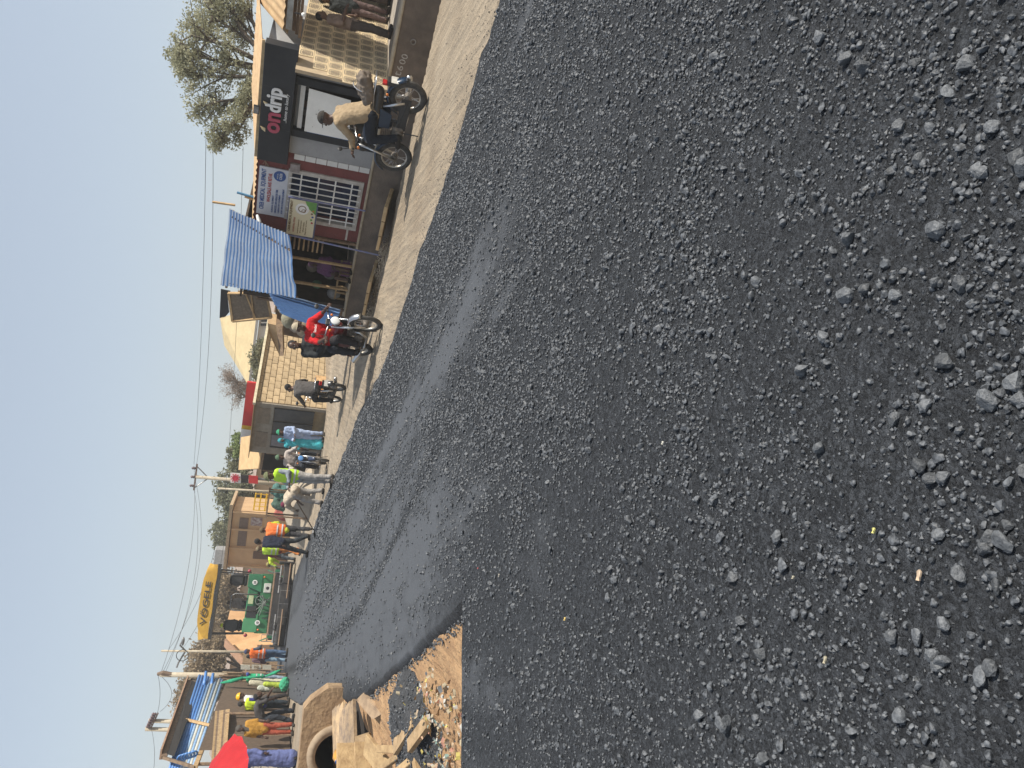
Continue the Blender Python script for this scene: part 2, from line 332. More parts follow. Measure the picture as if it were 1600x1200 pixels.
def ground_mat():
    m = mat('laterite_ground', (.37, .315, .24), .95, (.27, .22, .16), .55, 1.6, 22, lo=.32, hi=.66)
    nt = m.node_tree; b = nt.nodes['Principled BSDF']
    lk = [l for l in nt.links if l.to_socket == b.inputs['Base Color']][0].from_socket
    tc = nt.nodes.new('ShaderNodeTexCoord'); mp = nt.nodes.new('ShaderNodeMapping'); mp.inputs['Rotation'].default_value = (0, 0, R_(-26)); mp.inputs['Scale'].default_value = (7, .55, 1)
    nt.links.new(tc.outputs['Object'], mp.inputs[0])
    n = nt.nodes.new('ShaderNodeTexNoise'); n.inputs['Scale'].default_value = 1.4; n.inputs['Detail'].default_value = 6; nt.links.new(mp.outputs[0], n.inputs['Vector'])
    r = nt.nodes.new('ShaderNodeValToRGB'); r.color_ramp.elements[0].position = .35; r.color_ramp.elements[1].position = .7
    r.color_ramp.elements[0].color = (.66, .64, .62, 1); r.color_ramp.elements[1].color = (1.08, 1.02, .95, 1)
    mx = nt.nodes.new('ShaderNodeMixRGB'); mx.blend_type = 'MULTIPLY'; mx.inputs[0].default_value = .8
    nt.links.new(n.outputs['Fac'], r.inputs[0]); nt.links.new(lk, mx.inputs[1]); nt.links.new(r.outputs[0], mx.inputs[2]); so = nt.nodes.new('ShaderNodeAttribute'); so.attribute_name = 'subsoil'
    n3 = nt.nodes.new('ShaderNodeTexNoise'); n3.inputs['Scale'].default_value = 5; n3.inputs['Detail'].default_value = 8; n3.inputs['Roughness'].default_value = .7; nt.links.new(tc.outputs['Object'], n3.inputs['Vector'])
    r4 = nt.nodes.new('ShaderNodeValToRGB'); r4.color_ramp.elements[0].position = .3; r4.color_ramp.elements[1].position = .68; r4.color_ramp.elements[0].color = (.30, .17, .085, 1); r4.color_ramp.elements[1].color = (.52, .33, .17, 1); nt.links.new(n3.outputs['Fac'], r4.inputs[0])
    m4 = nt.nodes.new('ShaderNodeMixRGB'); nt.links.new(so.outputs['Fac'], m4.inputs[0]); nt.links.new(mx.outputs[0], m4.inputs[1]); nt.links.new(r4.outputs[0], m4.inputs[2]); nt.links.new(m4.outputs[0], b.inputs['Base Color'])
    old = [l for l in nt.links if l.to_socket == b.inputs['Normal']][0].from_socket                     # tyre ruts and crumbs
    b2 = nt.nodes.new('ShaderNodeBump'); b2.inputs['Distance'].default_value = .05; b2.inputs['Strength'].default_value = .9; nt.links.new(n.outputs['Fac'], b2.inputs['Height']); nt.links.new(old, b2.inputs['Normal'])
    n5 = nt.nodes.new('ShaderNodeTexNoise'); n5.inputs['Scale'].default_value = 60; n5.inputs['Detail'].default_value = 5; n5.inputs['Roughness'].default_value = .75; nt.links.new(tc.outputs['Object'], n5.inputs['Vector'])
    b3 = nt.nodes.new('ShaderNodeBump'); b3.inputs['Distance'].default_value = .02; b3.inputs['Strength'].default_value = .8; nt.links.new(n5.outputs['Fac'], b3.inputs['Height']); nt.links.new(b2.outputs[0], b3.inputs['Normal']); nt.links.new(b3.outputs[0], b.inputs['Normal'])
    return m
GROUND = build_ground()

# ---- stones on the asphalt: the 300 biggest nearby ones singly, the rest as one mass
def ico(sub):
    bm = bmesh.new(); bmesh.ops.create_icosphere(bm, subdivisions=sub, radius=1.0)
    V = np.array([v.co[:] for v in bm.verts]); Fc = np.array([[v.index for v in f.verts] for f in bm.faces]); bm.free(); return V, Fc
def stone_shape(sub, rng):
    V, Fc = ico(sub); V = V.copy()
    for _ in range(12):                              # chip flat facets off
        n = rng.normal(size=3); n /= np.linalg.norm(n); h = rng.uniform(.48, .82); d = V @ n; V -= np.outer(np.clip(d-h, 0, None), n)
    V *= rng.uniform(.7, 1.3, 3)*np.array([1, 1, .8]); return V, Fc
def octa(rng):                                      # cheapest angular chip: eight faces
    V = np.array([(1, 0, 0), (-1, 0, 0), (0, 1, 0), (0, -1, 0), (0, 0, 1), (0, 0, -1)], float)*rng.uniform(.75, 1.2, (6, 1))+rng.normal(size=(6, 3))*.22
    return V*np.array([1, 1, .85]), np.array([(0, 2, 4), (2, 1, 4), (1, 3, 4), (3, 0, 4), (2, 0, 5), (1, 2, 5), (3, 1, 5), (0, 3, 5)])
STONE = mat('bitumen_stone', (.118, .125, .134), .6, (.05, .054, .059), 5, .35, 8, rand=.35)
CHIP = mat('bitumen_chips', (.125, .134, .147), .6, (.016, .0185, .022), 75, 0, lo=.36, hi=.66, detail=4)
def scatter_stones():
    rng = np.random.default_rng(3); shapes = [stone_shape(2, rng) for _ in range(10)]; small = [stone_shape(1, rng) for _ in range(14)]; tiny = [octa(rng) for _ in range(16)]
    def dens(x, y):
        c = fbm(x*1.7, y*1.7, 3); c2 = fbm(x*5.5+3, y*5.5, 2)
        s = x+.466*(y-8)
        side = np.clip((s+4.2)/2.6, .4, 1.2)
        return np.clip((c-.18)*3.0, .5, 1)*np.clip((c2-.12)*2.3, .45, 1)*(1-.93*smooth_mask(x, y))*side
    def sample(n, y0, y1, dmin, dmax, power, grow):
        y = y0*(y1/y0)**rng.random(n); x = rng.uniform(-1, 1, n)*(2.3+.66*y)
        ok = (x > xl(y)+.1) & (x < xr(y)-.08); x, y = x[ok], y[ok]
        ok = rng.random(len(x)) < dens(x, y); x, y = x[ok], y[ok]
        lo = dmin*np.maximum(1, y/grow); hi = np.maximum(dmax, lo*1.6)
        d = lo*(1-rng.random(len(x))*(1-(lo/hi)**power))**(-1/power)
        return x, y, d
    bx, by, bd = sample(44000, .8, 9.0, .015, .062, 2.1, 4.0)
    order = np.argsort(-bd/np.hypot(by, 1.2)*(np.abs(bx) < .62+.55*by))[:300]
    mes = []
    for V, Fc in shapes:
        me = bpy.data.meshes.new('stone'); me.from_pydata((V*.5).tolist(), [], Fc.tolist()); me.materials.append(STONE); mes.append(me)
    zz = road_z(bx, by)
    for k in order:
        M = Matrix.Translation((bx[k], by[k], zz[k]+bd[k]*.17)) @ Matrix.Rotation(rng.uniform(0, 6.28), 4, 'Z') @ Matrix.Rotation(rng.uniform(-.5, .5), 4, 'X') @ Matrix.Scale(bd[k], 4)
        inst('stone', mes[rng.integers(10)], ROAD, M)
    rest = np.setdiff1d(np.arange(len(bx)), order)
    bigk = (bd/np.hypot(by, 1.5) > .0095) & (np.abs(bx) < .8+.6*by); near = rest[bigk[rest]]; far_ = rest[~bigk[rest]]; sets = [(bx[near], by[near], bd[near]*.85, shapes), (bx[far_], by[far_], bd[far_], small)]
    sx, sy, sd = sample(300000, .7, 27, .0066, .030, 2.0, 2.6); lg = (sd/np.hypot(sy, 1.5) > .0066) & (np.abs(sx) < .9+.6*sy)
    sets += [(sx[lg], sy[lg], sd[lg], small), (sx[~lg], sy[~lg], sd[~lg], tiny)]
    Vs = []; Fs = []; o = 0
    for x, y, d, shp in sets:
        z = road_z(x, y)
        which = rng.integers(len(shp), size=len(x)); an = rng.uniform(0, 6.28, len(x))
        for w, (V, Fc) in enumerate(shp):
            i = np.where(which == w)[0]
            if not len(i): continue
            c, s_ = np.cos(an[i])[:, None], np.sin(an[i])[:, None]; dd = (d[i]*.5)[:, None]
            P = np.stack([(V[None, :, 0]*c-V[None, :, 1]*s_)*dd+x[i][:, None], (V[None, :, 0]*s_+V[None, :, 1]*c)*dd+y[i][:, None], V[None, :, 2]*dd+(z[i]+d[i]*.19)[:, None]], -1)
            Vs.append(P.reshape(-1, 3)); Fs.append((Fc[None]+(np.arange(len(i))*len(V))[:, None, None]+o).reshape(-1, 3)); o += len(i)*len(V)
    ob = np_obj('loose_chippings', np.concatenate(Vs), np.concatenate(Fs), CHIP, ROAD); tag(ob, kind='stuff')
scatter_stones()

def roadside_pebbles():
    rng = np.random.default_rng(14); shp = [stone_shape(1, rng) for _ in range(6)]; Vs = []; Fs = []; o = 0
    for k in range(2600):
        y = 7+18*rng.random()**1.4; x = float(xr(y))+abs(rng.normal())*.55*(1 if rng.random() < .7 else 3)+.02; V, Fc = shp[rng.integers(6)]; d = rng.uniform(.008, .028)
        Vs.append(V*d*.5+np.array([x, y, float(gz(x, y))+d*.15])); Fs.append(Fc+o); o += len(V)
    tag(np_obj('roadside_pebbles', np.concatenate(Vs), np.concatenate(Fs), mat('verge_pebbles', (.34, .28, .21), .9, (.07, .065, .06), 9)), 'small stones and asphalt crumbs strewn on the dirt shoulder', 'pebbles', kind='stuff')
roadside_pebbles()
# ================================================================== SHOPS ON THE RIGHT (facade frame: x = -s, y into the building, z up)
def A_root(name, label, cat='shop'): return thing(name, label, cat, (AX, AY, 0), -AA)
RED = mat('maroon_wall', (.20, .055, .05), .85, (.15, .045, .042), 3, .3, 20)
GREYW = mat('grey_render', (.36, .36, .36), .9, (.29, .29, .29), 3, .3, 24)
BOARD = mat('black_sign_board', (.016, .018, .022), .5, (.03, .032, .036), 2.5, spec=.25)
TANROOF = mat('rusty_tan_sheet', (.52, .36, .19), .7, (.38, .24, .12), 3, .2, 20)
TILE = None
def tile_material():
    m = bpy.data.materials.new('patterned_tile'); m.use_nodes = True; nt = m.node_tree; b = nt.nodes['Principled BSDF']; b.inputs['Roughness'].default_value = .45
    tc = nt.nodes.new('ShaderNodeTexCoord'); sp = nt.nodes.new('ShaderNodeSeparateXYZ'); nt.links.new(tc.outputs['Generated'], sp.inputs[0])
    def M(op, a, bb=None):
        n = nt.nodes.new('ShaderNodeMath'); n.operation = op
        for k, v in enumerate((a, bb)):
            if v is None: continue
            if isinstance(v, (int, float)): n.inputs[k].default_value = v
            else: nt.links.new(v, n.inputs[k])
        return n.outputs[0]
    u = M('SUBTRACT', sp.outputs[1], .5); v = M('SUBTRACT', sp.outputs[2], .5)
    au = M('ABSOLUTE', u); av = M('ABSOLUTE', v)
    p4 = M('POWER', M('ADD', M('POWER', au, 4), M('POWER', av, 4)), .25)          # rounded square distance
    motif = M('MULTIPLY', M('SINE', M('MULTIPLY', u, 28)), M('SINE', M('MULTIPLY', v, 28)))
    inner = M('LESS_THAN', p4, .33); ring = M('MULTIPLY', M('GREATER_THAN', p4, .38), M('LESS_THAN', p4, .43))
    dark = M('MULTIPLY', inner, M('GREATER_THAN', motif, -.25)); allk = M('MAXIMUM', dark, ring)
    mx = nt.nodes.new('ShaderNodeMixRGB'); mx.inputs[1].default_value = (.72, .58, .37, 1); mx.inputs[2].default_value = (.085, .065, .06, 1); nt.links.new(allk, mx.inputs[0])
    nt.links.new(mx.outputs[0], b.inputs['Base Color']); return m
TILE = tile_material()
def block_inst(name, sx, sy, sz, m, bev=.006):
    mb = MB().box(-sx/2, sx/2, -sy/2, sy/2, -sz/2, sz/2); me = mb.mesh(name); me.materials.append(m)
    bm = bmesh.new(); bm.from_mesh(me); bmesh.ops.bevel(bm, geom=bm.edges[:], offset=bev, segments=1, affect='EDGES'); bmesh.ops.recalc_face_normals(bm, faces=bm.faces); bm.to_mesh(me); bm.free(); return me
def corr(mb, P00, P10, P01, P11, n, amp, rag=0.0, m=8, mi=0, crest=None):
    """corrugated sheet: waves run from side 0 to side 1; P00-P10 is one end, P01-P11 the other"""
    P00, P10, P01, P11 = map(Vector, (P00, P10, P01, P11)); nu = n*4; vs_ = []; fs = []
    nn = (P10-P00).cross(P01-P00).normalized()
    for j in range(m+1):
        for i in range(nu+1):
            a = i/nu; b = j/m
            p = (P00.lerp(P10, a)).lerp(P01.lerp(P11, a), b)
            w = amp*math.sin(2*math.pi*n*a)
            dent = rag*(vnoise(a*7+3, b*6+1)-.5)*1.6+rag*2.2*(max(0, a-.85)/.15)*(vnoise(b*9, a*3)-.5)
            vs_.append(p+nn*(w+dent))
    for j in range(m):
        for i in range(nu): k = j*(nu+1)+i; fs.append((k, k+1, k+nu+2, k+nu+1))
    mb.add(vs_, fs, mi)
    if crest is not None:                            # paler crests: worn paint, on the awning also sun glints painted in
        mb.m[-len(fs):] = [crest if (i % 4) in (0, 1) else mi for j in range(m) for i in range(nu)]
    return mb
BLUESHEET = mat('weathered_blue_sheet', (.20, .38, .68), .45, (.13, .26, .52), 2.2, spec=.6)

# concrete wall of the open drain with the painted plot number
dw = A_root('drain_wall', 'long concrete drain wall with white painted digits below the shops', 'wall')
MB().box(-7.3, 6, -.02, .30, -.75, .44).build('wall_body', mat('drain_concrete', (.22, .17, .13), .9, (.12, .095, .075), 2.2, .5, 26), dw)
MB().box(-7.3, 6, -.05, .32, .443, .49).build('coping', mat('sunlit_coping', (.50, .42, .30), .9, (.38, .31, .22), 6, .4, 30), dw, bevel=.01)  # paler than the wall face: sunlit top edge painted into the colour
PAINT = mat('white_brush_paint', (.62, .58, .52), .8, (.4, .36, .32), 40)
for k, (ch, s_, z_) in enumerate((('0', 1.36, .36), ('t', 1.24, .33), ('6', 1.13, .315), ('0', 1.01, .295), ('0', .91, .275))):
    text('painted_digit', ch, dw, FM(-s_, -.026, z_) @ Matrix.Rotation(R_(-4), 4, 'Z'), .085, .11, PAINT, .004)
MB().lathe([(.035, 0), (.05, 0), (.05, .02), (.035, .02), (.034, -.1)], FM(-.62, -.025, .18)).build('drain_spout', CONC, dw)
# foot bridges over the drain
for k, (s_, w, tl, lab) in enumerate(((-1.0, .62, .07, 'pale timber foot bridge over the drain, at the picture edge by the tiled porch'), (3.98, .95, .15, 'tan slab foot bridge over the drain under the barred window'),
                            (5.75, .85, .12, 'tan slab foot bridge over the drain below the blue awning'), (7.12, .5, .10, 'short tan slab over the drain beside the red rider front wheel'))):
    o = A_root('foot_bridge', lab, 'foot bridge'); o['group'] = 'slabs bridging the drain'
    M = Matrix.Translation((-s_, -.42, .06)) @ Matrix.Rotation(R_(-9), 4, 'X') @ Matrix.Rotation(R_(tl*60), 4, 'Z')
    for j in range(3):
        MB().box(-w/2+j*w/3+.008, -w/2+(j+1)*w/3-.008, -.62, .42, -.03, .03+.006*j, M).build('plank', mat('sandy_plank', (.55, .40, .22), .85, (.42, .29, .15), 6, .4, 30, rand=.1), o, bevel=.008)
# gravel heaped against the drain edge
def gravel(name, pts, n, r, m, seed, spread=.3):
    rng = np.random.default_rng(seed); V0, F0 = stone_shape(1, rng); Vs = []; Fs = []
    for k in range(n):
        a, b = pts[rng.integers(len(pts)-1)], None
        i = rng.integers(len(pts)-1); t = rng.random(); p = np.array(pts[i])*(1-t)+np.array(pts[i+1])*t
        q = p[:2]+rng.normal(size=2)*spread*.5; z = float(gz(q[0], q[1])); d = np.hypot(*(q-p[:2]))
        zz = z+max(0, p[2]*(1-d/spread))*rng.random()
        Vs.append(V0*r*rng.uniform(.5, 1.3)*rng.uniform(.7, 1.3, 3)+np.array([q[0], q[1], zz])); Fs.append(F0+k*len(V0))
    return tag(np_obj(name, np.concatenate(Vs), np.concatenate(Fs), m), kind='stuff')
def AP(s, off, z=0): return (AX+T_A[0]*s+N_A[0]*off, AY+T_A[1]*s+N_A[1]*off, z)
g1 = gravel('roadside_gravel', [AP(4.4, .75, .16), AP(5.0, .6, .2), AP(5.6, .7, .1), AP(6.6, .65, .2), AP(7.4, .7, .12)], 2600, .022, mat('pale_gravel', (.55, .46, .33), .9, (.36, .28, .2), 25), 11, .26)
tag(g1, 'pale gravel banked along the drain below the blue awning', 'gravel')

# ---- porch with patterned tiles at the far right
po = A_root('tiled_porch_shop', 'open porch shop with patterned tiled wall and tan roof, at the picture edge')
MB().box(-1.38, 6, .32, 3.4, .30, .47).build('porch_floor', CONC, po)
MB().box(-1.44, -1.38, -.45, 3.4, .492, 2.05).build('side_wall', mat('tile_grout', (.5, .4, .26), .8, (.4, .3, .2), 8), po)
tm = block_inst('tile', .012, .25, .25, TILE, .003)
for r in range(6):
    for c in range(15):
        y = -.42+c*.258+(.129 if r % 2 else 0)-.05*r*0; z = .625+r*.258
        if y > 3.2 or z > 2.0 or y < -.50+.16*abs(r-2): continue
        inst('tile', tm, po, Matrix.Translation((-1.373, y, z)))
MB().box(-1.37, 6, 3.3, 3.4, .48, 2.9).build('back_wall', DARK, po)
for k in range(3): MB().beam((-1.35, .72+k*.12, 2.08+.06*k), (4, .72+k*.12, 2.12+.06*k), .05, .05).build('roof_beam', OLDW, po)
MB().beam((-1.2, .60, 2.27), (4, .60, 2.3), .03, .10).build('metal_fascia', mat('zinc', (.45, .46, .45), .45, (.3, .3, .28), 8, metal=.6), po)
o = corr(MB(), (-1.25, .62, 2.36), (4, .62, 2.38), (-1.45, 2.3, 3.05), (4, 2.3, 3.1), 34, .012).build('roof_sheet', TANROOF, po, smooth=True)
MB().prism([(-1.30, .62, 2.28), (-1.30, 1.2, 2.28), (-1.42, 2.0, 2.80), (-1.4, 2.0, 2.9)], (.03, 0, 0)).build('gable_board', mat('straw_board', (.5, .36, .2), .85, (.34, .24, .13), 12), po)
MB().box(-1.2, 4, 1.1, 1.15, 2.2, 2.5).build('fascia_wall', mat('mud_panel', (.34, .24, .14), .9, (.24, .17, .1), 5), po)
LED = mat('lamp_glass', (.85, .85, .82), .3, (.8, .8, .78), 3)
for s_, z_ in ((.18, 1.93), (.62, 2.02)):
    b_ = MB().ell((-s_+.0, -.05, z_), (.035, .035, .04)).build('light_bulb', LED, po, True); MB().tube([(-s_, -.05, z_+.03), (-s_, -.05, z_+.14)], .012).build('lamp_holder', BLK, b_)
# ---- black fronted shop
on = A_root('black_front_shop', 'narrow grey shop under a black sign with raised white and red lettering')
MB().box(-3.24, -2.74, 0, 2.6, .492, 2.6).build('wall', GREYW, on)
MB().box(-1.80, -1.515, .02, 2.6, .492, 2.6).build('wall', GREYW, on)
MB().box(-2.74, -1.80, .1, 2.6, 1.93, 2.6).build('lintel', GREYW, on)
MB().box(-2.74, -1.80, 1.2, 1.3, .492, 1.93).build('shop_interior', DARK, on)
for x0, x1, z0, z1 in ((-2.86, -2.72, .495, 2.0), (-1.84, -1.70, .495, 2.0)): MB().box(x0, x1, -.06, .12, z0, z1).build('door_frame', BOARD, on, bevel=.006)
MB().box(-2.86, -1.70, -.05, .12, 2.001, 2.03).build('door_head', BOARD, on)
MB().box(-2.70, -1.86, .0, .05, 1.86, 1.94).build('white_rail', WHITE, on)
for k in range(5): MB().box(-2.60+k*.17, -2.48+k*.17, .3, .4, 1.81, 1.81+.1+.02*(k % 2)).build('shelf_item', mat('shelf_goods%d' % (k % 3), ((.3, .3, .3), (.2, .12, .08), (.1, .12, .15))[k % 3], .6), on)
ps = MB().prism([(-2.70, -.07, .98), (-1.90, -.09, 1.06), (-1.85, -.09, 1.80), (-2.70, -.07, 1.80)], (0, .012, 0)).build('white_poster', mat('glossy_white', (.88, .87, .82), .25, (.8, .79, .74), 5), on)
rng = random.Random(4)
PEELM = mat('peel_marks', (.35, .33, .3), .8)
for k in range(9): MB().box(0, rng.uniform(.01, .04), -.004, 0, 0, rng.uniform(.006, .03), Matrix.Translation((-2.68+rng.random()*.5, -.094+.0, 1.1+rng.random()*.6))).build('torn_mark', PEELM, ps)
MB().box(-2.735, -2.705, -.05, -.02, .9, 1.75).build('blue_edge', mat('blue_strip', (.05, .16, .42), .5), on)
sg = MB().box(-3.40, -1.17, -.20, .02, 2.035, 2.58).build('sign_board', BOARD, on, bevel=.006)
for x in (-2.70, -1.92): MB().box(x-.004, x+.004, -.203, -.2005, 2.04, 2.575).build('panel_joint', BLK, sg)
LETW = mat('letter_white', (.75, .75, .74), .4, (.68, .68, .67), 5); LETR = mat('letter_crimson', (.42, .05, .10), .4, (.36, .04, .08), 5)
text('sign_lettering', 'on', sg, FM(-2.58, -.225, 2.33), .40, .22, LETR, .025, .03)
text('sign_lettering', 'drip', sg, FM(-2.14, -.225, 2.325), .46, .36, LETW, .025, .03)
text('sign_lettering', '..home to luxury', sg, FM(-2.26, -.21, 2.14), .56, .075, LETW, .006, .01, .2)
MB().prism([(-2.79, -.23, 2.47), (-2.73, -.23, 2.47), (-2.70, -.23, 2.56), (-2.75, -.23, 2.53)], (0, .03, 0)).build('sign_flame', mat('flame_cream', (.8, .66, .4), .5), sg)
MB().prism([(-2.29, -.23, 2.47), (-2.23, -.23, 2.47), (-2.21, -.23, 2.54), (-2.25, -.23, 2.52)], (0, .03, 0)).build('sign_flame', MATS['flame_cream'], sg)
fl = MB().box(-2.50, -2.34, -.18, -.15, 2.60, 2.70).build('floodlight', BLK, on)
MB().box(-2.485, -2.355, -.185, -.181, 2.612, 2.69).build('lamp_glass', STEEL, fl)
tt = block_inst('trim_tile', .115, .02, .195, mat('white_trim_tile', (.66, .65, .62), .35, (.6, .59, .56), 3, rand=.04), .004)
for k in range(7): inst('trim_tile', tt, on, Matrix.Translation((-3.30, -.006, .60+k*.205)))
corr(MB(), (-3.4, -.1, 2.62), (-1.3, -.1, 2.62), (-3.4, 2.6, 3.0), (-1.3, 2.6, 3.0), 16, .012).build('roof_sheet', TANROOF, on, smooth=True)
MB().beam((-3.4, -.10, 2.612), (-1.17, -.10, 2.612), .03, .05).build('roof_edge', MATS['straw_board'], on)
# ---- maroon shop
rd = A_root('maroon_shop', 'maroon shop with white barred window and blue and red lettered banner')
for x0, x1, z0, z1 in ((-3.62, -3.245, .492, 2.58), (-5.05, -4.70, .492, 2.58), (-4.70, -3.62, 1.965, 2.58), (-4.70, -3.62, .492, .55)):
    MB().box(x0, x1, .012, 2.6, z0, z1).build('wall', RED, rd)
MB().box(-4.7, -3.62, .25, .3, .55, 1.96).build('window_glass', mat('blue_dark_glass', (.02, .04, .10), .2, (.012, .018, .04), 3), rd)
FRM = mat('chalky_white_frame', (.55, .52, .47), .8, (.38, .34, .3), 8, .3, 30)
for x0, x1, z0, z1 in ((-3.66, -3.58, .56, 2.0), (-4.74, -4.66, .56, 2.0), (-4.66, -3.66, 1.93, 2.0), (-4.66, -3.66, .56, .64)): MB().box(x0, x1, -.03, .08, z0, z1).build('window_frame', FRM, rd)
for k in range(7): MB().tube([(-3.74-k*.135, -.055, .60), (-3.74-k*.135, -.055, 1.97)], .013, 6).build('window_bar', WHITE, rd)
for z in (.78, 1.10, 1.42, 1.75): MB().box(-4.68, -3.64, -.045, -.035, z-.014, z+.014).build('window_bar', WHITE, rd)
MB().box(-3.62, -3.45, -.05, .01, 1.80, 1.98).build('meter_box', mat('dusty_box', (.34, .30, .28), .8, (.22, .19, .18), 10), rd)
bn = MB().box(-4.72, -3.63, -.03, .0, 1.995, 2.535).build('banner', mat('banner_white', (.62, .63, .66), .55, (.55, .56, .6), 3), rd)
BLUE_T = mat('print_blue', (.035, .10, .32), .6); RED_T = mat('print_red', (.45, .04, .04), .6)
text('lettering', 'CREB MEDICAL  EQUIPMENT', bn, FM(-4.14, -.034, 2.44), .92, .10, BLUE_T, .003, .02)
text('lettering', 'WHOLESALE AND RETAIL', bn, FM(-4.08, -.034, 2.325), .66, .07, RED_T, .003, .02)
for k, tx in enumerate(('•SURGICAL EQUIPMENT', '•DIAGNOSTICS AND LABORATORY ITEMS', '•LABORATORY EQUIPMENT', '•X-RAY AND ULTRASOUND EQUIPMENT')):
    text('lettering', tx, bn, FM(-4.66+(.22, .29, .24, .31)[k], -.034, 2.24-k*.062), (.40, .55, .44, .58)[k], .042, BLUE_T, .003, .01)
lg = MB().lathe([(0, 0), (.115, 0), (.115, .004), (0, .004)], FM(-3.78, -.034, 2.15), 20).build('logo_disc', BLUE_T, bn)
text('lettering', 'CREB', lg, FM(-3.78, -.041, 2.13), .14, .05, MATS['banner_white'], .003, .02); text('lettering', 'MEDICAL', lg, FM(-3.78, -.041, 2.19), .12, .025, MATS['banner_white'], .003)
MB().capsule((-4.74, -.10, 2.50), .03, (-4.80, -.20, 2.45), .045).build('wall_lamp', LED, rd, True)
for k in range(5): MB().tube([(-3.3-.05*k, -.01, 2.5-.03*k), (-3.45, -.015, 2.42+.02*k), (-3.6-.03*k, -.01, 2.48-.05*k)], .004, 4).build('cable', mat('cable_tan', (.4, .3, .2), .8), rd)
MB().box(-5.03, -4.72, .005, .0119, .70, .74).build('chipped_line', FRM, rd)
corr(MB(), (-5.05, -.05, 2.585), (-3.25, -.05, 2.585), (-5.05, 2.6, 2.85), (-3.25, 2.6, 2.85), 14, .012).build('roof_sheet', TANROOF, rd, smooth=True)
for x, h_, m_ in ((-4.60, 2.95, mat('blue_pipe', (.10, .28, .48), .4)), (-4.66, 2.80, WOOD)): MB().tube([(x, .3, 2.55), (x+.05, .3, h_)], .025, 8).build('roof_pipe', m_, rd)
# ---- small sign on two legs
ss = A_root('standing_sign', 'small cream and green printed sign on two blue poles before the maroon shop', 'sign')
MB().box(-4.83, -3.95, -.42, -.38, 1.37, 1.93).build('sign_frame', mat('dark_blue_metal', (.05, .06, .14), .5, (.12, .12, .18), 14), ss)
sp_ = MB().box(-4.80, -3.97, -.426, -.421, 1.40, 1.91).build('sign_panel', mat('cream_print', (.66, .60, .42), .5, (.6, .55, .38), 3), ss)
gr = mat('print_green', (.13, .34, .07), .5); BRT = mat('print_brown', (.20, .12, .05), .6)
MB().prism([(-4.25, -.4262, 1.40), (-3.97, -.4262, 1.40), (-3.97, -.4262, 1.62), (-4.12, -.4262, 1.55)], (0, -.003, 0)).build('green_corner', gr, sp_)
MB().lathe([(0, 0), (.13, 0), (.13, .003), (0, .003)], FM(-4.16, -.4265, 1.66), 18).build('white_disc', WHITE, sp_)
MB().torus((-4.16, -.431, 1.66), (0, 1, 0), .07, .008, 16, 5).build('logo_ring', BRT, sp_); MB().torus((-4.20, -.431, 1.63), (0, 1, 0), .035, .006, 14, 5).build('logo_ring', BRT, sp_)
text('lettering', 'CREB MEDICAL EQUIPMENT', sp_, FM(-4.36, -.431, 1.865), .72, .055, BRT, .003, .02)
text('lettering', 'HOSPITAL ITEMS', sp_, FM(-4.55, -.431, 1.785), .34, .03, RED_T, .003)
for k, tx in enumerate(('surgical equipment', 'laboratory items', 'wheel chairs', 'diagnostics and more')): text('lettering', tx, sp_, FM(-4.58, -.431, 1.70-k*.05), (.34, .30, .24, .36)[k], .028, BRT, .003)
for k, c_ in enumerate((RED_T, gr, BLUE_T, BRT, mat('print_orange', (.55, .2, .04), .5))): MB().ell((-4.45+k*.07, -.428, 1.45+.02*(k % 2)), (.022, .004, .022)).build('printed_item', c_, sp_)
POLE_B = mat('blue_pole', (.13, .16, .36), .5, (.28, .26, .3), 8)
MB().tube([(-3.955, -.40, .47), (-3.955, -.40, 1.95)], .016, 8).build('pole', POLE_B, ss); MB().tube([(-4.865, -.55, -.10), (-4.84, -.40, 1.95)], .018, 8).build('pole', POLE_B, ss)
# ---- shop with blue corrugated awning
cs = A_root('awning_shop', 'open timber shop with a weathered blue corrugated awning')
MB().box(-7.1, -5.06, .32, 2.5, .30, .47).build('shop_floor', CONC, cs)
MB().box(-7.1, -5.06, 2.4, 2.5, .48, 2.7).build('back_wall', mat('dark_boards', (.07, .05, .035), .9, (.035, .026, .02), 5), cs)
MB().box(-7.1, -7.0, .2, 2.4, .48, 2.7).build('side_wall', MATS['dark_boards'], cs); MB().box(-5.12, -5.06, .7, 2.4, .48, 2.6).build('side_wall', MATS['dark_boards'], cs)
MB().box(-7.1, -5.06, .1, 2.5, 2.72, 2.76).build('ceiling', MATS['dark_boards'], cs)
for k in range(8): MB().box(-5.50, -5.08, .02, .04, 1.15+k*.095, 1.185+k*.095).build('slat', WOOD if k % 3 else OLDW, cs)
for x, m_, w in ((-5.70, WOOD, .045), (-6.36, WOOD, .05), (-5.10, OLDW, .05), (-6.98, OLDW, .05)): MB().beam((x, .0, .47), (x+.02, -.02, 2.4), w, w).build('post', m_, cs)
MB().beam((-6.35, -.45, 1.85), (-6.37, -.05, 1.78), .035, .035).build('strut', WOOD, cs)
for k in range(6): MB().beam((-6.95+k*.18, .35, .47), (-6.95+k*.18, .36, .72), .04, .03).build('fence_slat', WOOD, cs)
MB().beam((-6.95, .33, .72), (-6.0, .33, .72), .03, .04).build('rail', WOOD, cs)
aw = MB(); corr(aw, (-4.84, .12, 3.06), (-4.40, -1.0, 1.82), (-6.86, .10, 3.16), (-5.82, -1.15, 1.56), 20, .022, .022, 14, crest=1).build('awning_sheet', [BLUESHEET, mat('worn_glint_crest', (.84, .85, .85), .5, (.66, .70, .75), 2.5)], cs, smooth=True)
for a, b in (((-5.0, .1, 3.0), (-4.75, -1.0, 1.78)), ((-6.75, .1, 3.08), (-5.85, -1.08, 1.54))): MB().beam(a, b, .04, .05).build('awning_batten', OLDW, cs)
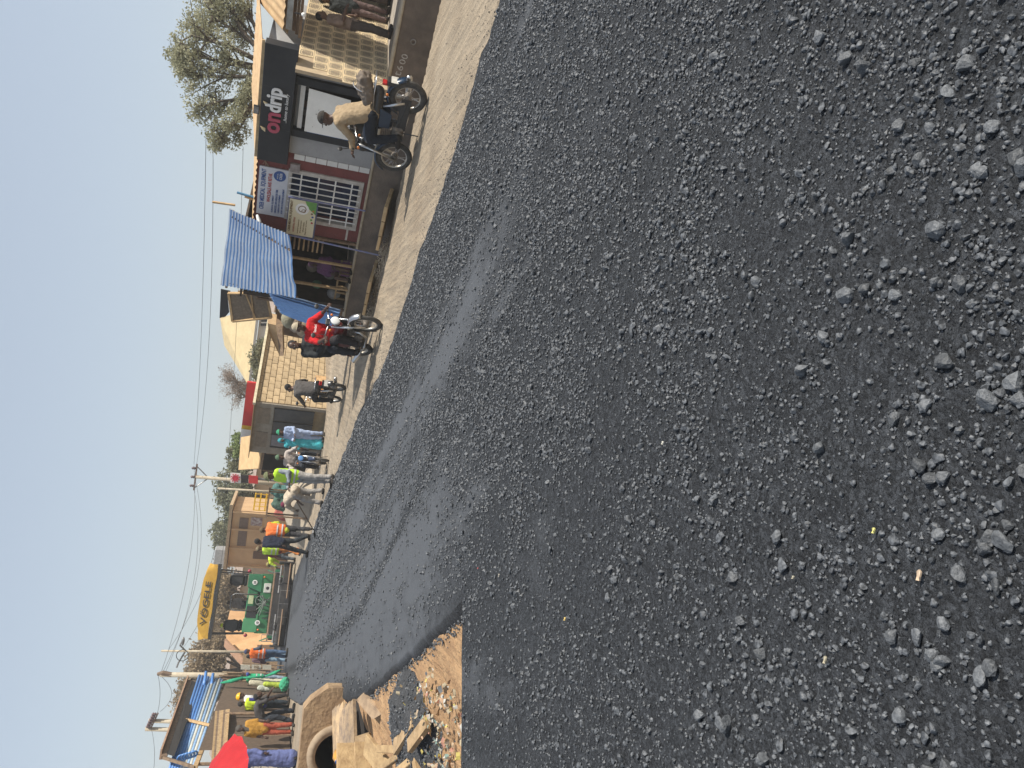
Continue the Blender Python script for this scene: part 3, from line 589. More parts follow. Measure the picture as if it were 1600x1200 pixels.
MB().beam((-4.9, .16, 3.0), (-6.95, .16, 3.05), .05, .05).build('ridge_beam', OLDW, cs); MB().beam((-4.72, .1, 2.95), (-4.74, .1, 3.38), .035, .035).build('ridge_stub', WOOD, cs)
for k, (x, y, z, r, c_) in enumerate(((-6.55, .7, .9, .13, (.25, .25, .23)), (-6.75, .5, 1.15, .10, (.10, .22, .13)), (-6.6, .9, 1.3, .12, (.3, .26, .2)), (-6.9, .45, .75, .14, (.42, .42, .42)), (-5.35, .8, .75, .16, (.05, .05, .06)))):
    o = MB().ell((0, 0, 0), (r, r*.9, r*1.1)).build('goods_bag', cloth(c_), None, True); o.location = AP(-x, -y, z); tag(o, ('grey sack of goods in the dark awning shop', 'green plastic bag hanging in the awning shop', 'tan sack high in the awning shop', 'pale bundle beside the leaning blue sheets', 'black bag beside the slatted shop door')[k], 'bag')
# leaning blue sheets and loose timber frame next to it
ls = A_root('leaning_sheets', 'stack of faded blue corrugated sheets leaning from the awning shop', 'metal sheets')
iv = (Matrix.Translation((AX, AY, 0)) @ Matrix.Rotation(-AA, 4, 'Z')).inverted()
for k in range(3): corr(MB(), *[iv @ (at(*q)+Vector((-.02*k, -.03*k, -.015*k))) for q in ((416+3*k, 452+3*k, 17.5), (430+4*k, 478+5*k, 17.8), (532-3*k, 484+3*k, 16.9), (527-4*k, 508+5*k, 17.2))], 7, .016, .01, 6, crest=1 if k == 0 else None).build('sheet', [BLUESHEET, mat('faded_crest', (.34, .46, .64), .5)], ls, smooth=True)
wf = A_root('timber_frame', 'leaning timber window frame with netting beside the blue awning', 'frame')
fp = [at(357, 458, 18.6), at(363, 502, 18.9), at(424, 496, 18.6), at(416, 458, 18.3)]; iv = Matrix.Translation((AX, AY, 0)) @ Matrix.Rotation(-AA, 4, 'Z'); iv = iv.inverted(); fp = [iv @ p for p in fp]
for k in range(4): MB().beam(fp[k], fp[(k+1) % 4], .045, .05).build('frame_bar', WOOD, wf)
MB().beam(fp[0].lerp(fp[3], .6), fp[1].lerp(fp[2], .55), .04, .03).build('frame_bar', WOOD, wf); MB().beam(fp[0].lerp(fp[3], .45), fp[1].lerp(fp[2], .6), .03, .03).build('frame_bar', WOOD, wf)
MB().prism(fp, (.0, .03, 0)).build('netting', mat('brown_net', (.22, .17, .12), .95, (.14, .11, .08), 18), wf)
tp = A_root('torn_tarp', 'torn black tarpaulin edge hanging at the corner above the timber frame', 'tarpaulin')
q = [iv @ at(*a) for a in ((345, 452, 18.9), (343, 497, 19.2), (352, 495, 19.2), (358, 488, 19.1), (356, 470, 19.0), (360, 455, 18.9))]
MB().prism(q, (0, .02, 0)).build('tarp_sheet', mat('black_tarp', (.03, .03, .032), .6), tp)
MB().tube([iv @ at(372, 455, 18.9), iv @ at(560, 470, 18.6)], .02, 6).build('tarp_pole', OLDW, tp)
# cloth-draped goods and dark plank shed between awning shop and block house
sh = thing('plank_shed', 'low brown plank shed with sacks between the awning shop and the block house', 'shed', at(560, 500, 21)*1.0)
sh.location.z = 0
def rel(root, p): return Vector(p)-root.location
def quadbox(root, name, pts, d, m): return MB().prism([rel(root, p) for p in pts], d).build(name, m, root)
quadbox(sh, 'front_wall', [at(432, 470, 21.5), at(428, 520, 22), at(548, 545, 22), at(548, 478, 21.5)], (.25, .6, 0), mat('brown_boards', (.20, .13, .08), .9, (.10, .07, .045), 6))
quadbox(sh, 'roof_board', [at(418, 505, 21), at(421, 522, 21), at(437, 556, 21.2), at(431, 508, 21)], (.3, .5, .02), mat('tan_plywood', (.52, .36, .2), .85, (.42, .28, .15), 5))
quadbox(sh, 'roof_board', [at(437, 556, 21.2), at(431, 508, 21), at(441, 515, 20.9), at(443, 556, 21.1)], (.2, .3, .0), OLDW)
for k in range(6):
    MB().ell(rel(sh, at(447+9*(k % 3)+2*k, 478+11*k//1.6, 20.6)), (.26, .2, .22)).build('sack', cloth((.30+.03*(k % 3), .26+.02*(k % 2), .2)), sh, True)

# ================================================================== block house further along
BR_ = math.atan2(.83, .55)
bh = thing('block_house', 'sandcrete block house with bare sunlit side wall and dark shutters', 'house', (-1.79, 28.75, 0), BR_)   # x along the side wall, y into the house
BL = mat('sandcrete_block', (.44, .33, .195), .95, (.34, .25, .145), 7, .5, 34, rand=.14)
MB().box(.0, 5.6, .02, 2.3, -.2, 2.5).build('wall_core', mat('mortar', (.30, .22, .13), .95, (.22, .16, .1), 8), bh)
me = block_inst('block', .435, .10, .205, BL, .012); meh = block_inst('block', .21, .10, .205, BL, .012)
for r in range(12):
    z = -.05+.11+r*.2185
    if r % 2: inst('block', meh, bh, Matrix.Translation((.11, .01, z)))
    for c in range(12):
        x = .225+c*.45+(.225 if r % 2 else 0)
        if x > 5.4: continue
        inst('block', me, bh, Matrix.Translation((x+random.uniform(-.006, .006), .01+random.uniform(-.006, .006), z)) @ Matrix.Rotation(random.uniform(-.01, .01), 4, 'Y'))
MB().box(.7, 2.0, -.06, -.042, .05, .5).build('rough_patch', mat('orange_render', (.62, .40, .2), .95, (.46, .28, .13), 14, .8, 40), bh)
MB().beam((-.3, -.12, 2.52), (5.6, -.12, 2.54), .10, .09).build('roof_edge', mat('pale_roof_edge', (.62, .55, .38), .7), bh)
MB().box(-.3, 5.6, -.1, 2.4, 2.505, 2.53).build('roof', TANROOF, bh)
GB = mat('grey_block', (.30, .26, .21), .95, (.22, .19, .15), 6, .4, 30)
# front facade (x = 0 plane, seen along -x): shutters
MB().box(-.06, -.0, .0, 2.3, 1.82, 2.5).build('front_wall', GB, bh); MB().box(-.06, -.0, 1.96, 2.3, -.1, 1.819).build('front_wall', GB, bh); MB().box(-.06, -.0, .0, .12, -.1, 1.819).build('front_wall', GB, bh)
SHUT = mat('dark_shutter', (.05, .048, .05), .55, (.08, .07, .065), 6)
for k in range(3): MB().box(-.09, -.065, .16+k*.6, .70+k*.6, .42, 1.80).build('shutter', SHUT if k != 2 else mat('grey_shutter', (.20, .19, .20), .5), bh)
for k in range(4): MB().box(-.10, -.08, .13+k*.6, .17+k*.6, .40, 1.82).build('shutter_post', BLK, bh)
for k in range(2): MB().box(-.08, -.062, .2+k*1.1, .9+k*1.1, 1.95, 2.35).build('vent_panel', mat('brown_vent', (.24, .19, .14), .9), bh)
MB().box(-.085, -.07, .22, .45, 1.3, 1.7).build('poster', WHITE, bh)
# red sign above
rs = thing('red_roof_sign', 'long red, yellow and white sign band above the block house roof', 'sign', at(395, 640, 32))
a_, b_, c_, d_ = at(386, 597, 31.6), at(378, 664, 32.6), at(377, 670, 32.7), at(374, 694, 33.0); a2, b2, c2, d2 = at(401, 599, 31.6), at(393, 666, 32.6), at(392, 672, 32.7), at(389, 696, 33.0)
quadbox(rs, 'red_panel', [a_, b_, b2, a2], (.05, .1, 0), mat('sign_red', (.55, .03, .03), .5, (.45, .025, .025), 3)); quadbox(rs, 'yellow_panel', [b_, c_, c2, b2], (.05, .1, 0), mat('sign_yellow', (.7, .42, .03), .5)); quadbox(rs, 'white_panel', [c_, d_, d2, c2], (.05, .1, 0), WHITE)
for p in (at(403, 610, 32.2), at(391, 690, 33.5)): MB().tube([rel(rs, p), rel(rs, (p.x, p.y, 2.6 if p.y < 33 else 0))], .05).build('support_post', STEEL, rs)
# cream roofed house behind
ch = thing('cream_roof_house', 'white walled house with cream hipped roof behind the shops', 'house', (at(400, 540, 38).x, 38, 0))
CR = mat('cream_roof', (.54, .43, .24), .6, (.46, .36, .2), 3)
q0, q1, q2, q3 = at(402, 480, 38), at(388, 600, 38), at(345, 497, 41), at(352, 540, 41)
quadbox(ch, 'roof', [q0, q1, q3, q2], (0, .1, .05), CR)
quadbox(ch, 'fascia', [at(402, 480, 37.95), at(388, 600, 37.95), at(392, 600, 37.95), at(406, 480, 37.95)], (0, .1, 0), mat('grey_fascia', (.35, .33, .3), .8))
quadbox(ch, 'wall', [at(407, 485, 38.4), at(394, 590, 38.4), Vector((at(394, 590, 38.4).x, 38.4, 0)), Vector((at(407, 485, 38.4).x, 38.4, 0))], (0, 3, 0), WHITE)
for y0, y1 in ((499, 509), (530, 546)):
    w_ = quadbox(ch, 'window', [at(410-.12*(y0-485), y0, 38.3), at(410-.12*(y1-485), y1, 38.3), at(424-.12*(y1-485), y1, 38.3), at(424-.12*(y0-485), y0, 38.3)], (0, .08, 0), mat('window_dark', (.05, .06, .07), .3))
    m0 = at(410-.12*((y0+y1)/2-485), (y0+y1)/2, 38.27); m1 = at(424-.12*((y0+y1)/2-485), (y0+y1)/2, 38.27)
    MB().beam(rel(ch, m0), rel(ch, m1), .06, .04).build('window_bar', WHITE, w_)
# ================================================================== PEOPLE
PENDING = []
def blob(name, mb, m, parent, voxel=.017, smooth=3, fold=0.0, fsize=.12, extras=None):
    o = mb.build(name, m, parent, True)
    r = o.modifiers.new('remesh', 'REMESH'); r.mode = 'VOXEL'; r.voxel_size = voxel; r.use_smooth_shade = True
    sm = o.modifiers.new('smooth', 'SMOOTH'); sm.iterations = smooth; sm.factor = .5
    if fold > 0:
        key = 'folds%d' % int(fsize*1000)
        tx = bpy.data.textures.get(key) or bpy.data.textures.new(key, 'CLOUDS'); tx.noise_scale = fsize; tx.noise_depth = 2
        d = o.modifiers.new('folds', 'DISPLACE'); d.texture = tx; d.strength = fold; d.mid_level = .5; d.texture_coords = 'LOCAL'
    PENDING.append((o, extras)); return o
def finish_blobs():
    dg = bpy.context.evaluated_depsgraph_get()
    for o, ex in PENDING:
        me = bpy.data.meshes.new_from_object(o.evaluated_get(dg)); old = o.data; o.modifiers.clear()
        if ex is not None and ex.v:
            e = ex.mesh('x'); bm = bmesh.new(); bm.from_mesh(me); bm.from_mesh(e); bm.to_mesh(me); bm.free(); bpy.data.meshes.remove(e)
        me.polygons.foreach_set('use_smooth', [True]*len(me.polygons)); o.data = me; me.name = o.name
        bpy.data.meshes.remove(old)
def hd(dx, dy): return math.atan2(-dx, dy)
BASE = dict(pelvis=(0, 0, .93), chest=(0, .0, 1.24), neck=(0, -.005, 1.43), head=(0, .025, 1.575), sL=(-.175, 0, 1.385), sR=(.175, 0, 1.385), eL=(-.235, -.02, 1.10), eR=(.235, -.02, 1.10),
            wL=(-.245, .07, .86), wR=(.245, .07, .86), hL=(-.085, 0, .90), hR=(.085, 0, .90), kL=(-.10, .025, .49), kR=(.10, .025, .49), aL=(-.11, -.02, .075), aR=(.11, -.02, .075), tL=(-.13, .13, .035), tR=(.13, .13, .035))
def pose(**kw): d = dict(BASE); d.update(kw); return {k: Vector(v) for k, v in d.items()}
RIDE = dict(pelvis=(0, -.20, .84), chest=(0, -.10, 1.14), neck=(0, -.03, 1.34), head=(0, .03, 1.48), sL=(-.175, -.05, 1.29), sR=(.175, -.05, 1.29), eL=(-.30, .13, 1.10), eR=(.30, .13, 1.10), wL=(-.33, .36, 1.03), wR=(.33, .36, 1.03),
            hL=(-.09, -.20, .82), hR=(.09, -.20, .82), kL=(-.20, .20, .76), kR=(.20, .20, .76), aL=(-.20, .06, .36), aR=(.20, .06, .36), tL=(-.21, .20, .31), tR=(.21, .20, .31))
PILL = dict(RIDE, pelvis=(0, -.52, .88), chest=(0, -.47, 1.18), neck=(0, -.44, 1.38), head=(0, -.41, 1.52), sL=(-.17, -.45, 1.33), sR=(.17, -.45, 1.33), eL=(-.23, -.32, 1.10), eR=(.23, -.32, 1.10), wL=(-.14, -.12, 1.0), wR=(.14, -.12, 1.0),
            hL=(-.09, -.52, .86), hR=(.09, -.52, .86), kL=(-.24, -.16, .78), kR=(.24, -.16, .78), aL=(-.22, -.24, .38), aR=(.22, -.24, .38), tL=(-.23, -.10, .34), tR=(.23, -.10, .34))
BEND = dict(pelvis=(0, -.22, .88), chest=(0, .12, 1.03), neck=(0, .30, 1.05), head=(0, .44, 1.06), sL=(-.17, .26, 1.02), sR=(.17, .26, 1.02), eL=(-.22, .38, .80), eR=(.2, .34, .80), wL=(-.08, .56, .72), wR=(.06, .36, .66),
            hL=(-.09, -.20, .86), hR=(.09, -.20, .86), kL=(-.13, -.02, .47), kR=(.12, -.10, .46), aL=(-.14, .02, .075), aR=(.14, -.22, .075), tL=(-.15, .17, .035), tR=(.16, -.07, .035))
WALK = dict(kL=(-.10, .16, .50), aL=(-.11, .24, .08), tL=(-.12, .39, .05), kR=(.10, -.02, .48), aR=(.11, -.26, .11), tR=(.12, -.12, .04), wL=(-.24, -.10, .88), wR=(.24, .18, .90), eR=(.24, .0, 1.11), eL=(-.24, -.10, 1.10))
HOLD = dict(eL=(-.25, .03, 1.12), eR=(.25, .03, 1.12), wL=(-.13, .26, 1.08), wR=(.13, .26, 1.08))
SIT = dict(pelvis=(0, 0, .42), chest=(0, .02, .72), neck=(0, .03, .92), head=(0, .06, 1.06), sL=(-.17, .02, .87), sR=(.17, .02, .87), eL=(-.24, .06, .62), eR=(.24, .06, .62), wL=(-.12, .26, .55), wR=(.12, .26, .55),
           hL=(-.1, 0, .40), hR=(.1, 0, .40), kL=(-.14, .40, .42), kR=(.14, .40, .42), aL=(-.13, .42, .08), aR=(.13, .42, .08), tL=(-.13, .56, .04), tR=(.13, .56, .04))
def hand(mb, ex, e, w, r=.03):
    d = (w-e).normalized(); u, v, _ = _frame(d)
    p = w+d*.05; mb.capsule(w, r*.85, p+d*.02, r*1.05, 8)
    side = u
    for i, (off, ln) in enumerate(((-.030, .058), (-.010, .070), (.010, .066), (.030, .052))):
        a = p+d*.03+side*off; b = a+d*ln*.55+v*.008; c = b+d*ln*.35+v*.03
        ex.tube([a-d*.02, a, b, c], [.0095, .0095, .0085, .006], 6)
    a = p-side*.03-d*.02; ex.tube([a, a-side*.025+d*.03, a-side*.03+d*.06+v*.012], [.011, .010, .007], 6)
def person(label, loc, rz, P, skin=0, top=None, sleeve=2, bottom=None, gown=None, vest=None, stripe=None, hat=None, hatcol=None, shoes=(.04, .035, .03), look=0.0, tilt=0.0, scale=1.0, fold=.02, eyes=False, group=None, shorts=False, cat='person'):
    root = thing('person', label, cat, loc, rz, group); root.scale = (scale,)*3; near = loc[1] < 17.5; vb, vc = (.017, .019) if near else (.025, .027)
    P = {k: Vector(v) for k, v in P.items()}
    SK = SKINS[skin]
    H_ = P['head']; HM = Matrix.Rotation(look, 3, 'Z') @ Matrix.Rotation(tilt, 3, 'X')
    def hp(x, y, z): return H_+HM @ Vector((x, y, z))
    b = MB(); ex = MB()
    def torso(mb, g=0.0):
        ax = (P['chest']-P['pelvis']).normalized(); sd = (P['sR']-P['sL']).normalized()
        for s in (-1, 1):
            mb.capsule(P['pelvis']+sd*.075*s, .105+g, P['chest']+sd*.085*s, .105+g)
            mb.capsule(P['chest']+sd*.085*s, .105+g, (P['sR'] if s > 0 else P['sL'])-sd*.045*s-ax*.03, .075+g)
        mb.capsule(P['pelvis'], .115+g, P['chest'], .11+g); mb.capsule(P['chest'], .11+g, P['neck']-ax*.05, .085+g*.8)
        mb.capsule(P['sL'], .058+g*.7, P['sR'], .058+g*.7)
    def arm(mb, S, g=0.0, upto=2.0):
        s, e, w = P['s'+S], P['e'+S], P['w'+S]
        if upto <= 1: mb.capsule(s, .056+g, s.lerp(e, upto), .046+g)
        else: mb.capsule(s, .054+g, e, .043+g); mb.capsule(e, .043+g, e.lerp(w, upto-1), .033+g)
    def leg(mb, S, g=0.0, upto=2.0):
        h, k, a = P['h'+S], P['k'+S], P['a'+S]
        if upto <= 1: mb.capsule(h, .088+g, h.lerp(k, upto), .07+g)
        else: mb.capsule(h, .086+g, k, .058+g); mb.capsule(k, .058+g, k.lerp(a, upto-1), .040+g*1.2)
    torso(b); 
    for S in 'LR':
        arm(b, S); leg(b, S); b.capsule(P['a'+S], .042, P['t'+S], .034); hand(b, ex, P['e'+S], P['w'+S])
    b.capsule(P['neck'], .056, hp(0, -.01, -.03), .05)
    b.ell(hp(0, -.012, .035), (.078, .098, .095), HM); b.ell(hp(0, .018, -.035), (.060, .075, .085), HM); b.ell(hp(0, .055, -.075), (.035, .03, .03), HM)
    ex.ell(hp(0, .097, -.012), (.017, .02, .022), HM, 8); ex.ell(hp(0, .088, -.055), (.024, .012, .011), HM, 8)
    for s in (-1, 1): ex.ell(hp(.078*s, -.005, -.005), (.012, .022, .032), HM, 8); ex.ell(hp(.028*s, .083, .022), (.024, .012, .008), HM, 8)
    blob('body', b, SK, root, vb, 3 if near else 2, extras=ex)
    if eyes:
        for s in (-1, 1):
            e = MB().ell(hp(.030*s, .083, .006), (.014, .008, .008), HM, 8).build('eye', mat('eye_white', (.55, .52, .47), .3), root, True); MB().ell(hp(.030*s, .090, .006), (.006, .003, .006), HM, 6).build('pupil', BLK, e, True)
    if top:
        m = MB(); torso(m, .020)
        if sleeve: 
            for S in 'LR': arm(m, S, .018, {1: .95, 2: 1.9}[sleeve])
        ax = (P['pelvis']-P['chest']).normalized()
        m.capsule(P['pelvis'], .145, P['pelvis']+ax*.06, .15)
        sh_ = blob('shirt', m, cloth(top), root, vc, 2, fold, .10)
    if bottom:
        m = MB(); m.capsule(P['hL'], .12, P['hR'], .12); m.capsule(P['pelvis'], .13, P['hL'].lerp(P['hR'], .5), .13)
        for S in 'LR': leg(m, S, .022, .95 if shorts else 1.93)
        blob('trousers', m, cloth(bottom), root, vc, 2, fold, .10)
    if gown:
        m = MB(); torso(m, .03)
        for S in 'LR': arm(m, S, .028, 1.85)
        c = P['pelvis']; base = Vector((c.x, c.y+.02, .14)); n = 10
        prev = P['chest']
        for i in range(1, n+1):
            q = P['chest'].lerp(base, i/n); m.capsule(prev+Vector((.02, 0, 0)), .14+.06*(i-1)/n, q+Vector((.02, 0, 0)), .14+.06*i/n); m.capsule(prev-Vector((.06, 0, 0)), .13+.05*(i-1)/n, q-Vector((.08, 0, 0)), .13+.06*i/n); prev = q
        blob('gown', m, cloth(gown), root, .027, 1, .05, .14)
    if vest:
        m = MB(); torso(m, .036); blob('vest', m, mat('hivis_%02x%02x%02x' % tuple(int(255*v) for v in vest), vest, .75, tuple(v*.85 for v in vest), 8, .5, 20), root, vc, 2, .012, .12)
        ax = (P['chest']-P['pelvis']); sd = (P['sR']-P['sL']).normalized(); fw = sd.cross(ax.normalized())
        for f in (.12, .62):
            c = P['pelvis']+ax*f; vs_ = []; fs = []; nn = 24
            for k in range(nn):
                a = 2*math.pi*k/nn; q = c+sd*(.075+.152)*math.cos(a)*.97+fw*-.165*math.sin(a)
                vs_ += [q-ax.normalized()*.022, q+ax.normalized()*.022]
            for k in range(nn): a = 2*k; b2 = 2*((k+1) % nn); fs.append((a, b2, b2+1, a+1))
            MB().add(vs_, fs).build('reflective_stripe', mat('reflective_grey', stripe or (.55, .56, .57), .4), root, True)
    if hat in ('cap', 'helmet'):
        hc = cloth(hatcol) if hat == 'cap' else mat('helmet_%02x%02x' % (int(hatcol[0]*255), int(hatcol[1]*255)), hatcol, .35)
        g = .012 if hat == 'cap' else .03; vs_ = []; m = MB(); n = 14; fs = []
        for i in range(6):
            t = math.pi/2*i/5
            for k in range(n):
                a = 2*math.pi*k/n; vs_.append(hp((.080+g)*math.cos(t)*math.cos(a), -.012+(.10+g)*math.cos(t)*math.sin(a), .045+(.085+g*1.2)*math.sin(t)))
        for i in range(5):
            for k in range(n): fs.append((i*n+k, i*n+(k+1) % n, (i+1)*n+(k+1) % n, (i+1)*n+k))
        m.add(vs_, fs); h_ = m.build('cap' if hat == 'cap' else 'hard_hat', hc, root, True)
        br = MB(); pts = [hp(.085*math.cos(a), .07+ (.085 if hat == 'cap' else .055)*math.sin(a), .045-.012*math.sin(a)) for a in [math.pi*k/8 for k in range(9)]]
        br.prism(pts, HM @ Vector((0, 0, .007))); br.build('brim', hc, h_)
    elif hat == 'scarf':
        m = MB(); m.ell(hp(0, -.03, .03), (.10, .115, .115), HM); m.capsule(hp(0, -.05, -.06), .085, P['neck']+Vector((0, -.03, -.10)), .15)
        blob('headscarf', m, cloth(hatcol), root, .016, 2, .01, .1)
    else:
        m = MB(); m.ell(hp(0, -.024, .045), (.084, .096, .094), HM); m.build('hair', HAIR, root, True)
    if shoes:
        for S in 'LR':
            a, t = P['a'+S], P['t'+S]; d = (t-a); d.z = 0; d = d.normalized() if d.length > 1e-4 else Vector((0, 1, 0)); q = MB()
            q.capsule(a-d*.03-Vector((0, 0, .025)), .046, t+d*.02, .042, 10); q.build('shoe', cloth(shoes), root, True)
    return root

# ================================================================== MOTORBIKES   (y forward, origin on the ground between the axles)
def motorbike(label, loc, rz, paint, group='motorbikes on the dirt shoulder', rack=True, dusty=(.26, .22, .18), steer=0.0, lamp=(.75, .76, .75), box=None):
    r = thing('motorbike', label, 'motorbike', loc, rz, group); PA = mat('bike_paint_%02x%02x%02x' % tuple(int(255*v) for v in paint), paint, .3, tuple(v*.6 for v in paint), 9)
    DU = mat('dusty_engine', dusty, .7, (.10, .09, .08), 14, metal=.3)
    def wheel(y, rad, w):
        t = MB().torus((0, y, rad+w*.5), (1, 0, 0), rad-w*.1, (w*.62, w*.5), 36, 8).build('wheel', TYRE, r, True); z = rad+w*.5
        MB().torus((0, y, z), (1, 0, 0), rad-w*.62, (.018, .026), 36, 6).build('rim', RIM, t, True)
        MB().tube([(-.07, y, z), (.07, y, z)], .055, 14).build('hub', DU, t, True)
        s = MB()
        for k in range(18):
            a = 2*math.pi*k/18; sx = .03 if k % 2 else -.03; a2 = a+(.35 if k % 4 < 2 else -.35)
            s.tube([(sx, y+.05*math.cos(a), z+.05*math.sin(a)), (0, y+(rad-w*.7)*math.cos(a2), z+(rad-w*.7)*math.sin(a2))], .0028, 4)
        s.build('spokes', CHR, t); return z
    zr = wheel(-.60, .255, .09); zf = wheel(.60, .265, .078)
    for s in (-1, 1):
        MB().tube([(.075*s, .60, zf), (.085*s, .50, .62), (.085*s, .425, .92)], [.024, .021, .018], 8).build('fork_leg', CHR, r, True)
        MB().tube([(.085*s, -.60, zr), (.08*s, -.10, .36)], .022, 8).build('swing_arm', BLK, r, True)
        MB().tube([(.10*s, -.55, zr+.04), (.10*s, -.42, .66)], .026, 8).build('shock_absorber', CHR, r, True)
        MB().ell((.16*s, .44, .93), (.025, .03, .025), None, 8).build('indicator', mat('amber_lens', (.75, .22, .03), .3), r, True)
        MB().ell((.13*s, -.66, .64), (.022, .025, .022), None, 8).build('indicator', MATS['amber_lens'], r, True)
        MB().tube([(.10*s, .04, .28), (.27*s, .04, .28)], .018, 6).build('foot_peg', BLK, r)
        mr = MB().ell((.30*s, .42, 1.22), (.055, .012, .04), None, 10).build('mirror', BLK, r, True); MB().tube([(.24*s, .40, 1.02), (.30*s, .42, 1.2)], .006, 5).build('mirror_stem', BLK, mr)
        MB().tube([(.24*s, .38, 1.01), (.39*s, .30, 1.02)], .017, 8).build('grip', BLK, r)
    MB().tube([(-.27, .36, 1.01), (-.14, .41, .99), (0, .42, .95), (.14, .41, .99), (.27, .36, 1.01)], .012, 8).build('handlebar', CHR, r, True)
    hl = MB().lathe([(.02, -.10), (.075, -.06), (.092, 0), (.092, .02), (.086, .025)], Matrix.Translation((0, .53, .86)) @ Matrix.Rotation(R_(-90), 4, 'X'), 18).build('headlight', CHR if paint[0] > .1 else BLK, r, True)
    MB().ell((0, .552, .86), (.083, .018, .083), None, 14).build('lens', mat('lamp_lens_%d' % int(lamp[2]*100), lamp, .12, tuple(v*.9 for v in lamp), 30), hl, True)
    MB().box(-.07, .07, .40, .47, .955, 1.03).build('instruments', BLK, r, bevel=.015)
    for y, rad, a0, a1, z, w in ((.60, .335, 25, 150, zf, .06), (-.60, .335, 20, 165, zr, .075)):
        vs_ = []; fs = []; n = 12
        for k in range(n+1):
            a = R_(a0+(a1-a0)*k/n) if y > 0 else R_(a0+(a1-a0)*k/n)
            for x, dr in ((-w, -.02), (-w*.6, .008), (w*.6, .008), (w, -.02)): vs_.append(Vector((x, y+(rad+dr)*math.cos(a), z+(rad+dr)*math.sin(a))))
        for k in range(n):
            for j in range(3): fs.append((k*4+j, k*4+j+1, k*4+j+5, k*4+j+4))
        o = MB().add(vs_, fs).build('mudguard', CHR if y > 0 and paint[0] > .1 else PA, r, True); so = o.modifiers.new('s', 'SOLIDIFY'); so.thickness = .006
    t = MB(); t.ell((0, .19, .78), (.125, .24, .125), None, 14); t.ell((0, .02, .76), (.10, .14, .09), None, 12); blob('fuel_tank', t, PA, r, .014, 3)
    t = MB(); t.capsule((0, -.02, .74), .085, (0, -.60, .765), .095); t.capsule((-.05, -.1, .73), .07, (-.06, -.58, .76), .075); t.capsule((.05, -.1, .73), .07, (.06, -.58, .76), .075); blob('seat', t, mat('black_vinyl', (.025, .024, .023), .45, (.04, .036, .033), 9), r, .016, 3)
    for s in (-1, 1): MB().prism([(.10*s, -.02, .50), (.10*s, -.02, .68), (.11*s, -.38, .70), (.11*s, -.30, .50)], (.015*s, 0, 0)).build('side_panel', PA, r, bevel=.008)
    for a, b in (((0, .42, .9), (0, .30, .40)), ((0, .42, .88), (0, -.1, .68)), ((0, -.1, .66), (0, -.12, .34)), ((0, -.1, .66), (0, -.62, .70)), ((0, .30, .40), (0, -.12, .30))): MB().tube([a, b], .022, 8).build('frame_tube', BLK, r)
    e = MB().box(-.13, .13, -.08, .20, .26, .44).build('engine', DU, r, bevel=.04)
    for k in range(6): MB().box(-.085, .085, .07, .24, .455+k*.028, .47+k*.028, Matrix.Rotation(R_(-6), 4, 'X')).build('cooling_fin', DU, e)
    for s in (-1, 1): MB().tube([(.13*s, .06, .34), (.16*s, .06, .34)], .085, 16).build('engine_cover', DU, e, True)
    ex = MB().tube([(.06, .30, .50), (.09, .36, .38), (.13, .26, .24), (.15, -.1, .22), (.16, -.35, .26)], .020, 8).build('exhaust', CHR, r, True)
    MB().tube([(.16, -.33, .26), (.17, -.42, .28), (.17, -.85, .33), (.17, -.88, .33)], [.022, .045, .048, .03], 12).build('muffler', CHR, ex, True)
    MB().box(-.10, -.085, -.62, -.02, .24, .40).build('chain_guard', BLK, r, bevel=.01)
    MB().tube([(-.12, .0, .27), (-.18, -.05, .02)], .010, 6).build('side_stand', BLK, r)
    if rack:
        k = MB().tube([(-.12, -.35, .80), (-.14, -.60, .84), (-.14, -.86, .84), (.14, -.86, .84), (.14, -.60, .84), (.12, -.35, .80)], .011, 6).build('rear_rack', CHR, r, True)
        for y in (-.68, -.78): MB().tube([(-.14, y, .84), (.14, y, .84)], .008, 5).build('rack_bar', CHR, k)
    tl = MB().box(-.06, .06, -.80, -.76, .66, .74).build('tail_light', mat('red_lens', (.45, .02, .02), .25), r, bevel=.012)
    MB().box(-.085, .085, -.86, -.853, .50, .61, Matrix.Rotation(R_(0), 4, 'X')).build('number_plate', mat('plate_white', (.62, .60, .55), .5), r)
    MB().box(-.07, .07, -.853, -.78, .46, .66).build('plate_holder', BLK, r)
    return r
b1r, b1f = gp(666, 160, -.04), gp(643, 250, -.04)
B1 = ((b1r+b1f)/2); B1h = hd((b1f-b1r).x, (b1f-b1r).y)
motorbike('dusty blue motorbike with a tied bundle, ridden past the black fronted shop', (B1.x, B1.y, -.045), B1h, (.012, .035, .075))
r1 = person('man in a dark cap and tan shirt riding the bike past the black shop', (B1.x, B1.y, -.045), B1h, dict(RIDE, chest=(0, -.06, 1.15), neck=(0, .06, 1.36), head=(0, .13, 1.50), sL=(-.175, .03, 1.31), sR=(.175, .03, 1.31), eL=(-.27, .18, 1.06), wL=(-.33, .36, 1.03)), 0, (.36, .27, .17), 2, (.02, .025, .035), hat='cap', hatcol=(.05, .045, .04), look=R_(18), fold=.03)
bd_ = thing('tied_bundle', 'grey brown cloth bundle tied behind the tan shirt rider', 'bundle', (B1.x, B1.y, -.045), B1h)
q = MB(); q.ell((0, -.62, .99), (.19, .18, .13)); q.ell((.02, -.75, 1.02), (.15, .12, .12)); q.ell((-.1, -.55, .93), (.14, .16, .10)); blob('bundle_cloth', q, cloth((.19, .155, .125)), bd_, .016, 1, .06, .07)
MB().torus((0, -.64, 1.0), (0, 1, 0), .17, .008, 20, 5).build('rope', CHR, bd_)
b2f, b2r = gp(598, 506, -.04), gp(581, 551, -.04)
B2 = ((b2r+b2f)/2); B2h = hd((b2f-b2r).x, (b2f-b2r).y)
